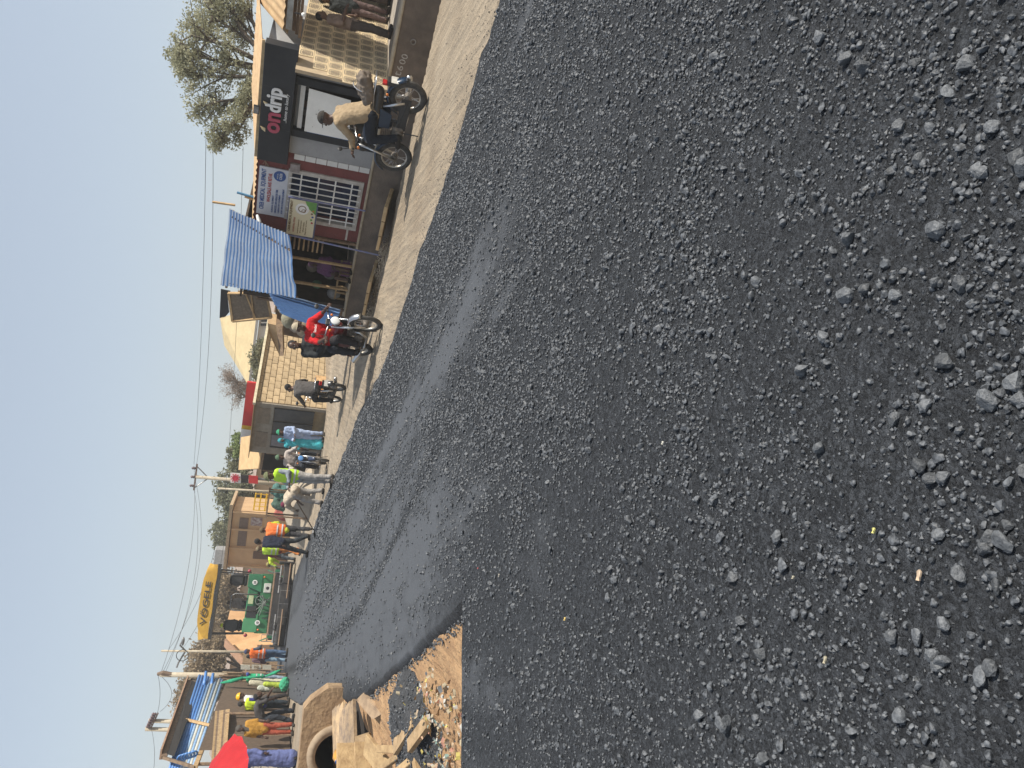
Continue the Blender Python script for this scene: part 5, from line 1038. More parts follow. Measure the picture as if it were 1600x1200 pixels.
MB().box(-1.75, 1.75, .50, .58, 3.42, 3.58).build('canopy_frame', BLK, cno); MB().box(-1.6, 1.6, .6, 3.4, 3.5, 3.56).build('canopy_lining', SCR, cno)
rm = pv.matrix_basis.to_3x3() if False else Matrix.Rotation(ph, 3, 'Z')
q = rm @ Vector((-1.1, 1.35, 1.85)); person('paver driver in a lime cap and black jacket seated at the left', (pv.location.x+q.x, pv.location.y+q.y, q.z), ph, pose(**SIT), 0, (.02, .02, .025), 2, (.03, .03, .035), hat='helmet', hatcol=(.62, .75, .03), scale=1.05)
q = rm @ Vector((-.02, 2.6, 2.02)); person('second man standing in the middle of the paver platform', (pv.location.x+q.x, pv.location.y+q.y, q.z-.55), ph+3.0, pose(), 0, (.35, .30, .28), 2, (.1, .1, .12), scale=.9)

# ================================================================== POLES AND LINES
PO = mat('weathered_pole', (.46, .40, .30), .85, (.34, .28, .2), 5, .3, 20)
def pole(label, bx, by, top, r, cross=None, m=PO, name='utility_pole'):
    o = thing(name, label, 'pole', (bx, by, 0)); MB().tube([(0, 0, -.2), Vector(top)-Vector((bx, by, 0))], [r, r*.7], 10).build('shaft', m, o, True); return o
def addx(o, p0, p1, n, w=.09):
    a, b = rel(o, p0), rel(o, p1); x = MB().beam(a, b, w, w).build('cross_arm', mat('rusty_arm', (.2, .13, .1), .8), o)
    for k in range(n):
        q = a.lerp(b, (k+.5)/n if n > 2 else k/(max(1, n-1))); i = MB().lathe([(.05, 0), (.09, .05), (.05, .09), (.09, .14), (.04, .2), (0, .22)], Matrix.Translation(q+Vector((0, 0, .05))), 8).build('insulator', mat('porcelain_brown', (.14, .09, .09), .3), x, True)
T1 = at(306, 745, 46); p1 = pole('concrete power pole with one cross arm, near the picture middle', at(440, 757, 46).x, 46, T1, .13)
addx(p1, at(308, 725, 46), at(303, 766, 46), 3); 
for y in (728, 762): MB().tube([rel(p1, at(307 if y < 740 else 304, y, 46)), rel(p1, at(326, 747, 46))], .03, 5).build('brace', STEEL, p1)
T2 = at(340, 763, 42); p2 = pole('thin pale pole just beside the cross arm pole', at(445, 769, 42).x, 42, T2, .07)
T3 = at(250, 1054, 38); p3 = pole('thick timber pole rising behind the blue pipe rack', at(420, 1056, 38).x, 38, T3, .15)
MB().tube([rel(p3, T3)-Vector((0, 0, .5)), rel(p3, T3)+Vector((.06, 0, -.1)), rel(p3, T3)+Vector((.02, 0, .12))], [.115, .13, .07], 7).build('pole_top', mat('rotten_wood', (.2, .14, .1), .9), p3)
T4 = at(252, 1017, 44); p4 = pole('thin pale street light pole with a curved arm', at(400, 1018, 44).x, 44, T4, .075, name='street_light')
q0 = at(290, 1017, 44); MB().tube([rel(p4, q0), rel(p4, at(279, 1035, 44)), rel(p4, at(276, 1043, 44))], .05, 6).build('arm', STEEL, p4); MB().tube([rel(p4, q0), rel(p4, at(281, 1008, 44)), rel(p4, at(284, 1003, 44))], .045, 6).build('arm', STEEL, p4); MB().ell(rel(p4, at(286, 1002, 44)), (.25, .12, .08)).build('lamp_head', STEEL, p4, True)
MB().torus(rel(p4, at(285, 1024, 43.9)), (0, 1, 0), .3, .02, 20, 5).build('cable_coil', BLK, p4)
T5a, T5b = at(232, 1126, 40), at(227, 1139, 40)
p5 = thing('twin_power_pole', 'pair of timber poles with slanting insulator arm, nearest the picture bottom', 'pole', (at(400, 1130, 40).x, 40, 0))
for T_ in (T5a, T5b): MB().tube([rel(p5, (T_.x-.2, T_.y, 0)), rel(p5, T_)], [.14, .10], 8).build('shaft', PO, p5, True)
addx(p5, at(247, 1114, 39.9), at(236, 1137, 39.9), 6, .07)
CAB = mat('black_wire', (.05, .05, .055), .6)
WN = [0]
def wire(label, a, b, sag, r=.014, group='overhead power lines'):
    a, b = Vector(a), Vector(b); pts = [a.lerp(b, t/20)-Vector((0, 0, 4*sag*(t/20)*(1-t/20))) for t in range(21)]
    return tag(MB().tube(pts, r*.62, 5).build('power_line', CAB, None, True), label, 'power line', group)
R1 = [at(290, -60, 17), at(308, -60, 17), at(270, -70, 16)]
wire('upper power line from the cross arm pole over the shop roofs', at(303, 726, 46), at(322, 205, 24)+Vector((0, 0, 0)), .1, .012); wire('second power line from the cross arm pole over the shop roofs', at(304, 745, 46), at(333, 250, 24), .25, .012)
wire('lowest power line passing above the cream roofed house', at(352, 765, 42), at(380, 230, 24), .1, .010)
wire('steep service wire beside the big tree, upper one', at(322, 205, 24), at(292, -30, 17), .05, .010); wire('steep service wire beside the big tree, lower one', at(333, 250, 24), at(310, -30, 17), .05, .010)
for k, (a, b, s, lab) in enumerate(((at(303, 728, 46), at(252, 1050, 38), .5, 'topmost power line between the cross arm pole and the timber pole'), (at(304, 745, 46), at(253, 1053, 38), .9, 'middle power line between the cross arm pole and the timber pole'), (at(303, 764, 46), at(256, 1056, 38), .7, 'lowest power line between the cross arm pole and the timber pole'), (at(341, 763, 42), at(262, 1017, 44), .8, 'power line from the thin pale pole to the street light'), (at(345, 765, 42), at(283, 1017, 44), .9, 'lower power line from the thin pale pole to the street light'))): wire(lab, a, b, s, .014)
wire('upper wire from the timber pole to the twin poles', at(247, 1055, 38), at(246, 1114, 39.9), .1); wire('lower wire from the timber pole to the twin poles', at(251, 1056, 38), at(250, 1112, 40), .5)
wire('wire running on beyond the twin poles', at(236, 1137, 39.9), at(232, 1240, 36), .2)

# ================================================================== LEFT SIDE: pipe rack, umbrella, headwall, pit
pr = thing('pipe_rack_stall', 'timber stall with blue plastic pipes laid along its sloping rack', 'stall', (at(440, 1110, 32).x, 32, 0))
TR, TL_, BR2, BL2 = at(297, 1064, 33.5), at(256, 1184, 25), at(353, 1076, 32.5), at(305, 1199, 23.5)
MB().beam(rel(pr, TR), rel(pr, TL_), .10, .16).build('rack_beam', OLDW, pr); MB().beam(rel(pr, BR2), rel(pr, BL2), .12, .12).build('rack_beam', WOOD, pr)
MB().beam(rel(pr, TR+Vector((0, .2, .12))), rel(pr, TL_+Vector((0, .2, .12))), .3, .05).build('roof_board', mat('rust_board', (.4, .25, .16), .9), pr)
for t in (0, .55, 1.0): MB().beam(rel(pr, TR.lerp(TL_, t)), rel(pr, BR2.lerp(BL2, t)), .08, .08).build('cross_bar', WOOD if t == .55 else OLDW, pr)
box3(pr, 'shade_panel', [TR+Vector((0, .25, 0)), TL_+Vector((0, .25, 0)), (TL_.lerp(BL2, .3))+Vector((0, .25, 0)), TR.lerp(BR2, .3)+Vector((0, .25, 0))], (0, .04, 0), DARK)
box3(pr, 'back_panel', [BR2+Vector((0, 1.0, 0)), BL2+Vector((0, 1.0, 0)), Vector((BL2.x, BL2.y+1.0, 0)), Vector((BR2.x, BR2.y+1.0, 0))], (0, .1, 0), mat('stall_brown', (.13, .09, .06), .95))
for t in (.03, .5, .97):
    b_ = BR2.lerp(BL2, t); MB().tube([rel(pr, b_), rel(pr, (b_.x, b_.y, -.1))], .05, 6).build('post', OLDW, pr)
PB = mat('pipe_blue', (.09, .24, .55), .35, (.07, .19, .46), 4); PW = mat('pipe_grey', (.52, .52, .46), .45, (.42, .42, .38), 4)
for k in range(9):
    f = .26+.72*k/9; a = TR.lerp(BR2, f)+Vector((.2, .25, .04)); b = TL_.lerp(BL2, f)+Vector((-.4, -.2, .04)); m = PB if k in (0, 1, 2, 3) else (PW if k % 2 else mat('pipe_pale_blue', (.24, .38, .58), .4))
    o = MB().tube([a, b], .055, 10).build('plastic_pipe', m, None, True); tag(o, ('topmost blue pipe on the rack', 'second blue pipe from the top of the rack', 'third blue pipe from the top of the rack', 'fourth blue pipe, just above the grey pipes', 'pale blue pipe below the four blue ones', 'grey pipe in the middle of the rack', 'pale blue pipe between two grey pipes', 'lower grey pipe between two pale blue pipes', 'lowest pale pipe on the rack edge')[k], 'pipe', 'plastic pipes on the rack')
for k, (y0, x0) in enumerate(((1057, 322), (1060, 333), (1068, 344))):
    o = MB().tube([at(x0, y0-7, 33), at(x0-3, y0+14, 32.2)], .06, 10).build('pipe_offcut', PB, None, True); tag(o, ('short blue pipe end highest beside the timber pole', 'short blue pipe end in the middle beside the timber pole', 'short blue pipe end lowest beside the green net')[k], 'pipe', 'blue pipe ends by the timber pole')
for k in range(5): 
    p = at(283+5*k, 1184-1.5*k, 24.4); o = MB().torus(p, (.3, 1, .2), .10, .03, 14, 6).build('pipe_fitting', PB, None, True); tag(o, ('topmost blue pipe fitting in the bunch on the rack end', 'second blue pipe fitting from the top of the bunch', 'middle blue pipe fitting of the bunch on the rack end', 'fourth blue pipe fitting from the top of the bunch', 'lowest blue pipe fitting of the bunch on the rack end')[k], 'pipe fitting', 'blue fittings on the rack end')
# stall counter, reed fence and goods
rf = thing('reed_fence', 'reed and stick fence behind the green net worker', 'fence', (at(430, 1075, 33).x, 33, 0)); rng = random.Random(9)
for k in range(46):
    y = 1050+k*1.05; p = at(345+rng.uniform(-6, 12), y, 33.2+rng.uniform(-.3, .3)); MB().tube([rel(rf, p), rel(rf, (p.x+rng.uniform(-.12, .12), p.y, -.1))], .03, 5).build('stick', OLDW if k % 3 else mat('dry_reed', (.40, .31, .2), .9, (.3, .22, .13), 8, rand=.2), rf)
gn = thing('green_net', 'green net hanging from the rack down to the worker', 'net', at(362, 1066, 31.8)); q = MB(); q.tube([rel(gn, at(345, 1067, 32)), rel(gn, at(362, 1064, 31.8)), rel(gn, at(380, 1059, 31.6))], [.03, .085, .06], 8); q.tube([rel(gn, at(414, 1057, 31.4)), rel(gn, at(430, 1051, 31.3)), rel(gn, at(438, 1047, 31.2))], [.03, .07, .03], 8); q.tube([rel(gn, at(380, 1059, 31.6)), rel(gn, at(414, 1057, 31.4))], .04, 6); q.build('net_cloth', cloth((.03, .30, .16)), gn, True)
for k, (x0, x1, y, w, c, lab) in enumerate(((388, 425, 1068, .18, (.60, .56, .42), 'tall cream sack standing behind the green net worker'), (400, 428, 1077, .14, (.55, .58, .50), 'tall pale sack standing beside the reed fence'), (408, 424, 1071, .12, (.45, .55, .08), 'lime coloured sack between the pale sacks'))):
    p = at(x1, y, 31.6-.2*k); bb = thing('tall_sack', lab, 'sack', (p.x, p.y, 0)); h_ = at(x0, y, 31.6).z; q = MB(); q.capsule((0, 0, .1), w, (.05, 0, h_-.15), w*.8); blob('sack_cloth', q, cloth(c), bb, .03, 1, .06, .15)
p = at(437, 1069, 30.5); bb = thing('green_bag', 'crumpled green bag on the dirt below the cream sacks', 'bag', (p.x, p.y, 0)); q = MB(); q.ell((0, 0, .15), (.28, .2, .2)); blob('bag_film', q, cloth((.06, .36, .2)), bb, .025, 1, .1, .12)
ctr = thing('stall_counter', 'crumbling plank counter topped with sticks under the pipe rack', 'counter', (at(440, 1150, 26).x, 26, 0))
for k in range(7):
    a, b = at(338+3.2*k, 1112-.5*k, 28), at(332+3.2*k, 1190, 23.5); MB().beam(rel(ctr, a), rel(ctr, b), .05, .07).build('plank', (WOOD, OLDW, mat('chipped_plank', (.50, .36, .2), .9, (.3, .2, .11), 14, .8, 30))[k % 3], ctr)
for y in (1115, 1150, 1188):
    p = at(352, y, 27.6-3.6*(y-1115)/73); MB().tube([rel(ctr, p), rel(ctr, (p.x, p.y, -.1))], .05, 6).build('leg', OLDW, ctr)
box3(ctr, 'dark_front', [at(356, 1112, 28.2), at(352, 1195, 24), Vector((at(352, 1195, 24).x, 24, -.1)), Vector((at(356, 1112, 28.2).x, 28.2, -.1))], (0, .05, 0), mat('stall_brown', (.13, .09, .06), .95))
rng = random.Random(5)
for k in range(14):
    y = rng.uniform(1108, 1150); p = at(rng.uniform(366, 398), y, 26.6-2*(y-1115)/73); c = [(.05, .06, .12), (.3, .3, .32), (.12, .13, .28), (.35, .1, .06), (.08, .08, .08)][k % 5]
    o = MB().box(-.12, .12, -.06, .06, -.1, .1, Matrix.Translation(p) @ Matrix.Rotation(rng.uniform(-.5, .5), 4, 'Z')).build('hanging_goods', cloth(c), ctr, False, .03)
# umbrella
ub = thing('red_umbrella', 'big red umbrella tilted over the woman in slate blue', 'umbrella', (0, 0, 0))
apex = at(330, 1215, 19.5); rim_pts = [at(*q) for q in ((366, 1146, 20.6), (378, 1150, 20.2), (386, 1166, 19.6), (389, 1185, 19.0), (388, 1212, 18.4), (378, 1245, 18.2), (350, 1265, 18.8), (325, 1250, 19.8), (318, 1225, 20.4), (330, 1190, 20.8), (350, 1162, 20.9))]
ub.location = apex; REDU = mat('red_umbrella_cloth', (.58, .02, .025), .6, (.5, .015, .02), 3, transl=.35)
n = len(rim_pts); cen = sum(rim_pts, Vector())/n; top_ = apex
for k in range(n):
    a, b = rim_pts[k], rim_pts[(k+1) % n]; vs_ = [rel(ub, top_)]; fs = []; m_ = 4
    for j in range(1, m_+1):
        t = j/m_
        for i in range(3):
            e = a.lerp(b, i/2); q = top_.lerp(e, t); q = q+(q-cen).normalized()*.12*math.sin(math.pi*t)-(e-cen)*(.05 if i == 1 else 0)*t; vs_.append(rel(ub, q))
    fs += [(0, 1, 2), (0, 2, 3)]
    for j in range(m_-1):
        for i in range(2): q = 1+j*3+i; fs.append((q, q+1, q+4, q+3))
    MB().add(vs_, fs).build('panel', REDU, ub, True)
    MB().tube([rel(ub, top_), rel(ub, a)], .008, 5).build('rib', STEEL, ub)
hpt = Vector((gp(462, 1150, 0).x-.1, gp(462, 1150, 0).y-1.0, 1.40)); MB().tube([rel(ub, top_), rel(ub, hpt)], .015, 6).build('shaft', STEEL, ub)
# concrete headwall with the round pipe
SANDC = mat('sandy_concrete', (.36, .245, .14), .95, (.20, .13, .075), 3.5, 1.2, 16)
hw = thing('culvert_headwall', 'sandy concrete culvert headwall with a round pipe mouth at the pit', 'headwall', (-5.52, 12.95, 0), R_(8))
n = 28; cx, cz, rr = -.95, .0, .44
def headface(y):
    out = [(-3.2, -1.0), (-3.2, .54), (-.24, .60), (-.10, .50), (.10, .24), (.10, -1.0)]; return out
outer = headface(0); vs_ = []; fs = []
cir = [(cx+rr*math.cos(2*math.pi*k/n), cz+rr*math.sin(2*math.pi*k/n)) for k in range(n)]
def edge_pt(a):                                     # outline point seen from the pipe centre
    dx, dz = math.cos(a), math.sin(a); best = 9
    for i in range(len(outer)):
        x0, z0 = outer[i]; x1, z1 = outer[(i+1) % len(outer)]; ex_, ez = x1-x0, z1-z0; den = dx*ez-dz*ex_
        if abs(den) < 1e-9: continue
        t = ((x0-cx)*ez-(z0-cz)*ex_)/den; u = ((x0-cx)*dz-(z0-cz)*dx)/den
        if t > 0 and -1e-6 <= u <= 1+1e-6: best = min(best, t)
    return (cx+dx*best, cz+dz*best)
angs = sorted([2*math.pi*k/n for k in range(n)]+[math.atan2(z-cz, x-cx) % (2*math.pi) for x, z in outer])
for yy in (0, .32):
    for a in angs: e = edge_pt(a); vs_.append(Vector((e[0], yy, e[1]))); vs_.append(Vector((cx+rr*math.cos(a), yy, cz+rr*math.sin(a))))
m_ = len(angs)
for k in range(m_):
    a = 2*k; b = 2*((k+1) % m_); o_ = 2*m_
    fs += [(a, b, b+1, a+1), (a+o_, a+1+o_, b+1+o_, b+o_), (a, a+o_, b+o_, b), (a+1, b+1, b+1+o_, a+1+o_)]
MB().add(vs_, fs).build('headwall_slab', SANDC, hw, False, .02)
MB().lathe([(rr-.10, -.06), (rr+.03, -.06), (rr+.03, .08), (rr-.10, .08), (rr-.10, -.06)], Matrix.Translation((cx, 0, cz)) @ Matrix.Rotation(R_(90), 4, 'X'), 28).build('pipe_ring', mat('pipe_concrete', (.34, .26, .18), .9, (.24, .18, .12), 6), hw, True)
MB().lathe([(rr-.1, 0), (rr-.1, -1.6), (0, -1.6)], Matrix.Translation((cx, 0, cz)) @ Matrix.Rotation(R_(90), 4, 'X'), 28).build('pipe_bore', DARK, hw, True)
# planks bridging the trench
bp2 = thing('plank_bridge', 'weathered shuttering planks laid over the dark trench at the pit', 'planks', (0, 0, 0)); rng = random.Random(8)
c_a, c_b = gp(528, 1112, .0), gp(536, 1180, .0)
bp2.location = c_a
for k in range(6):
    a, b = at(524+5.2*k, 1108-2.0*k+rng.uniform(-3, 3), 12.5-.36*k), at(526+5.2*k, 1172+rng.uniform(-12, 4), 12.0-.36*k); MB().beam(rel(bp2, a), rel(bp2, b), .19, .045, up=(0, -.35, 1)).build('plank', mat('muddy_plank', (.40, .28, .16), .9, (.16, .12, .09), 4, .6, 26, rand=.2), bp2)
tv = thing('trench_wall', 'dark trench opening with a broken concrete lip under the planks', 'trench', (0, 0, 0)); tv.location = gp(575, 1110, -.2)
box3(tv, 'trench_lip', [at(556, 1094, 10.7), at(582, 1124, 9.9), at(596, 1116, 9.7), at(566, 1084, 10.5)], (.05, .1, -.12), mat('lip_concrete', (.34, .24, .15), .9, (.2, .14, .09), 6))
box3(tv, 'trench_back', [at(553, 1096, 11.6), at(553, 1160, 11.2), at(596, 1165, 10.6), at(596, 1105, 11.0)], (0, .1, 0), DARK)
# spilled asphalt and litter in the pit
sp2 = heap('asphalt_spill', 'mound of spilled black asphalt inside the pit', (*gp(652, 1104, -.25)[:2], -.46), 1.15, 1.4, .60, mat('loose_asphalt', (.05, .052, .056), .8, (.022, .023, .025), 26, 1.0, 60), 5)
def spill_crumbs():
    rng = np.random.default_rng(4); shp = [stone_shape(1, rng) for _ in range(6)]; me = sp2.data; P = np.array([v.co[:] for v in me.vertices]); ok = P[:, 2] > -.50; P = P[ok]; Vs = []; Fs = []; o = 0
    for k in range(3200):
        p = P[rng.integers(len(P))]+rng.normal(size=3)*np.array([.03, .03, .006]); V, Fc = shp[rng.integers(6)]; d = .016+.03*rng.random()**3; Vs.append(V*d*.6+p); Fs.append(Fc+o); o += len(V)
    for k in range(420):                             # crumbs rolled down from the broken mat edge
        y = rng.uniform(5.95, 10.5); x = float(xl(y))-.07-abs(rng.normal())*.05; V, Fc = shp[rng.integers(6)]; d = .012+.022*rng.random()**2; Vs.append(V*d*.6+np.array([x, y, float(gz(x, y))+.01])); Fs.append(Fc+o); o += len(V)
    tag(np_obj('asphalt_crumbs', np.concatenate(Vs), np.concatenate(Fs), CHIP), 'loose asphalt crumbs on the spill and along the broken mat edge', 'crumbs', kind='stuff')
spill_crumbs()
LIT = [mat('litter_%d' % k, c, .7) for k, c in enumerate(((.36, .30, .20), (.42, .41, .37), (.45, .37, .1), (.22, .32, .28), (.38, .25, .16), (.4, .2, .14), (.08, .09, .1), (.4, .3, .2)))]
rng = np.random.default_rng(12); mb = MB()
for k in range(1100):
    t = rng.random(); y = 4.9+2.5*rng.random()**.8; x = float(xl(y))-.35-rng.random()*(1.9); z = float(gz(x, y))+.02+.12*rng.random()
    if rng.random() < .35: x = -3.5+rng.normal()*.6; y = 6.3+rng.normal()*.5; z = float(gz(x, y))+.3*rng.random()
    if x > float(xl(y))-.30 or x > -2.66: continue
    M = Matrix.Translation((x, y, z)) @ Matrix.Rotation(rng.uniform(0, 6.28), 4, 'Z') @ Matrix.Rotation(rng.uniform(-1.2, 1.2), 4, 'X'); s = rng.uniform(.006, .022); l = s*rng.uniform(.6, 2.2)
    mb.add([M @ Vector(v) for v in ((-l, -s, 0), (l*.2, -s*1.1, s*.5), (l, -s*.6, 0), (l*.9, s, .01), (-l*.1, s*.8, s*.7), (-l, s*.7, .0))], [(0, 1, 4, 5), (1, 2, 3, 4)], int(rng.choice(8, p=[.28, .2, .1, .08, .14, .04, .06, .10])))
lt = mb.build('litter', LIT, None); tag(lt, 'torn plastic and paper litter strewn in the pit', 'litter', kind='stuff')
# timber leftovers by the crate
for k, (a, b, w, lab) in enumerate((((646, 1124, 7.6), (618, 1168, 8.0), .16, 'wide split board leaning over the pit, nearest the spilled asphalt'), ((668, 1128, 7.2), (640, 1166, 7.4), .14, 'second split board leaning over the pit beside the first'), ((578, 1151, 9.8), (556, 1158, 9.9), .10, 'short pale batten on top of the wooden crate'))):
    o = MB().beam(at(*a), at(*b), w, .05).build('loose_board', mat('split_board', (.36, .25, .14), .9, (.22, .15, .08), 7, .6, 26, rand=.2), None); tag(o, lab, 'board')
cr_ = thing('wooden_crate', 'broken wooden crate of raw boards at the pit, nearest the picture bottom', 'crate', (0, 0, 0)); cr_.location = gp(620, 1180, -.4)
NEWW = mat('crate_wood', (.40, .28, .145), .85, (.26, .17, .085), 7, .5, 30, rand=.18)
for a, b, w, h_ in ((((545, 1162, 9.6)), ((546, 1215, 9.2)), .05, .30), ((566, 1160, 9.5), (568, 1215, 9.1), .05, .20), ((572, 1163, 9.2), (606, 1205, 8.6), .26, .05), ((592, 1170, 8.7), (650, 1172, 7.8), .08, .06), ((648, 1160, 7.7), (656, 1208, 7.4), .10, .10), ((630, 1176, 8.0), (580, 1212, 8.6), .07, .05), ((655, 1178, 7.5), (610, 1215, 8.1), .08, .05)):
    MB().beam(rel(cr_, at(*a)), rel(cr_, at(*b)), w, h_).build('board', NEWW, cr_, False, .006)
for k, (x, y, Y, lab) in enumerate(((527, 1181, 11.2, 'amber plastic bottle lying against the crate'), (533, 1192, 10.8, 'second amber bottle below the first, at the crate'))):
    p = at(x, y, Y); o = thing('amber_bottle', lab, 'bottle', p); MB().lathe([(0, -.10), (.06, -.10), (.065, -.02), (.06, .06), (.025, .11), (.022, .16), (0, .16)], Matrix.Rotation(R_(80), 4, 'X'), 14).build('bottle_body', mat('amber_plastic', (.55, .27, .05), .3), o, True); MB().tube([(0, -.16, .02), (0, -.185, .02)], .024, 10).build('bottle_cap', BLUE_T, o)
rng = random.Random(21)
for k, (px, py, c, lab) in enumerate(((747, 888, (.6, .14, .14), 'small pink scrap on the asphalt near the pit tip'), (780, 899, (.55, .5, .42), 'small white scrap on the asphalt near the pit tip'), (883, 967, (.62, .45, .15), 'small yellow leaf on the asphalt past the pit'), (1366, 829, (.66, .62, .22), 'pale yellow petal on the asphalt among large stones'), (1036, 692, (.7, .68, .6), 'tiny white chip on the asphalt in the middle'), (1437, 899, (.55, .42, .3), 'tan pebble on the asphalt toward the picture bottom'), (1240, 902, (.5, .46, .36), 'cream stone chip on the asphalt among dark chippings'), (1290, 1031, (.4, .36, .26), 'dry straw on the asphalt toward the picture bottom'))):
    p = gp(px, py, .015); s = .005+.002*(k % 3); o = MB().prism([p+Vector((s*math.cos(a)*(1+.6*(k % 2)), s*math.sin(a)*.7, .003*math.sin(3*a))) for a in [6.28*j/7 for j in range(7)]], (0, 0, .005)).build('litter_scrap', mat('scrap_%d' % k, c, .7), None); tag(o, lab, 'scrap')
finish_blobs(); PENDING.clear()

# dusty dry-season air
hzo = MB().box(-140, 90, -12, 130, -2.5, 13).build('haze', mat('haze_air', (.8, .8, .8)), None); hzo['kind'] = 'stuff'; hm = bpy.data.materials.new('dusty_haze'); hm.use_nodes = True; nt = hm.node_tree
nt.nodes.remove(nt.nodes['Principled BSDF']); pvn = nt.nodes.new('ShaderNodeVolumePrincipled'); pvn.inputs['Color'].default_value = (.86, .85, .82, 1); pvn.inputs['Density'].default_value = .0017; pvn.inputs['Anisotropy'].default_value = .2
nt.links.new(pvn.outputs[0], nt.nodes['Material Output'].inputs['Volume']); hzo.data.materials.clear(); hzo.data.materials.append(hm)
tag(hzo, 'thin dusty air filling the street', 'haze')
# ================================================================== TREES
def leaf_mat(name, c1, c2): return mat(name, c1, .75, c2, 1.3, transl=.3, spec=.2)
BARK = mat('tree_bark', (.13, .10, .075), .9, (.07, .055, .04), 6, .6, 20)
def tree(label, base, height, blobs, leaf, nleaf, lsize, seed, trunk_r=.16, bare=False, twig=None):
    """blobs: (centre, radii) volumes of the crown; limbs run from the trunk into each, leaves sit round twig ends"""
    rng = np.random.default_rng(seed); t = thing('tree', label, 'tree', base); B = Vector(base)
    fork = Vector((rng.normal()*.1, rng.normal()*.1, height)); wood = MB(); wood.tube([(0, 0, -.2), Vector((fork.x*.5+.05, fork.y*.5, height*.5)), fork], [trunk_r, trunk_r*.85, trunk_r*.7], 9)
    tips = []
    for c, r in blobs:
        c = Vector(c)-B; r = Vector(r)
        mid = fork.lerp(c, .5)+Vector(rng.normal(size=3)*.12*c.length*.25); wood.tube([fork-Vector((0, 0, .1)), mid, c], [trunk_r*.6, trunk_r*.4, trunk_r*.18], 7)
        for k in range(16 if bare else 9):
            d = Vector(rng.normal(size=3)).normalized(); d.z = abs(d.z)*.8+(-.1 if not bare else .1); e = c+Vector((d.x*r.x, d.y*r.y, d.z*r.z))*rng.uniform(.6, .95); s0 = mid.lerp(c, rng.uniform(.2, 1))
            m2 = s0.lerp(e, .5)+Vector(rng.normal(size=3)*.08*r.length*.4); wood.tube([s0, m2, e], [trunk_r*.20, trunk_r*.12, trunk_r*.05], 5)
            tips.append((e, r)); tips.append((m2, r*.8))
            for j in range(5 if bare else 3):
                d2 = Vector(rng.normal(size=3)).normalized(); e2 = m2.lerp(e, rng.random())+Vector((d2.x*r.x, d2.y*r.y, d2.z*r.z))*.35; wood.tube([m2.lerp(e, rng.random()*.7), e2], [trunk_r*.07, trunk_r*.025], 4); tips.append((e2, r*.7))
    wood.build('trunk', BARK if not twig else twig, t, True)
    if nleaf:
        n = nleaf; idx = rng.integers(len(tips), size=n); P = np.array([tips[i][0][:] for i in idx]); Rr = np.array([tips[i][1][:] for i in idx])
        off = rng.normal(size=(n, 3)); P = P+off*Rr*.15
        u = rng.normal(size=(n, 3)); u /= np.linalg.norm(u, axis=1)[:, None]; w = rng.normal(size=(n, 3)); v = np.cross(u, w); v /= np.linalg.norm(v, axis=1)[:, None]
        s = lsize*rng.uniform(.6, 1.4, n)[:, None]; nrm = np.cross(u, v)
        V = np.stack([P-u*s, P+v*s*.45+nrm*s*.12, P+u*s, P-v*s*.45+nrm*s*.12], 1).reshape(-1, 3); Fc = (np.arange(n)*4)[:, None]+np.arange(4)[None]
        np_obj('crown', V, Fc, leaf, t)
    return t
def bl(px, py, Y, rx, rz, ry=None):                 # crown lump from its place in the photo and its size in metres
    return (at(px, py, Y), (rx, ry or rx, rz))
OL = leaf_mat('olive_leaves', (.44, .43, .29), (.26, .26, .165)); OL2 = leaf_mat('green_leaves', (.25, .25, .16), (.14, .145, .09)); DRYL = leaf_mat('dry_leaves', (.36, .28, .18), (.24, .18, .115)); PALE = leaf_mat('fresh_leaves', (.28, .34, .14), (.17, .22, .09)); GREYL = leaf_mat('dusty_twigs', (.30, .24, .19), (.2, .16, .13))
b = at(440, 110, 23)
tree('large spreading olive tree behind the tiled porch and black shop', (b.x, b.y, 0), 2.9, [bl(300, 55, 23, 1.0, .7), bl(330, 25, 23.5, 1.0, .8), bl(300, 120, 23, .8, .6), bl(330, 160, 22.8, .9, .7), bl(350, 90, 23, .9, .7), bl(375, 200, 22.8, .7, .55), bl(345, 215, 22.6, .55, .5), bl(390, 120, 22.6, .9, .55), bl(280, 80, 23.3, .6, .5), bl(370, 30, 23.6, 1.1, .7), bl(340, -30, 24, 1.2, .9), bl(380, 0, 24, 1.0, .7)], OL, 19000, .044, 31, .15)
b = at(430, 620, 44)
tree('leafless grey tree above the red sign band', (b.x, 44, 0), 2.6, [bl(365, 600, 44, 1.0, .8), bl(375, 622, 44, .9, .7), bl(358, 585, 44.5, .7, .6), bl(385, 600, 44, .9, .5)], GREYL, 3800, .035, 33, .12, True, mat('grey_twig', (.34, .27, .22), .9))
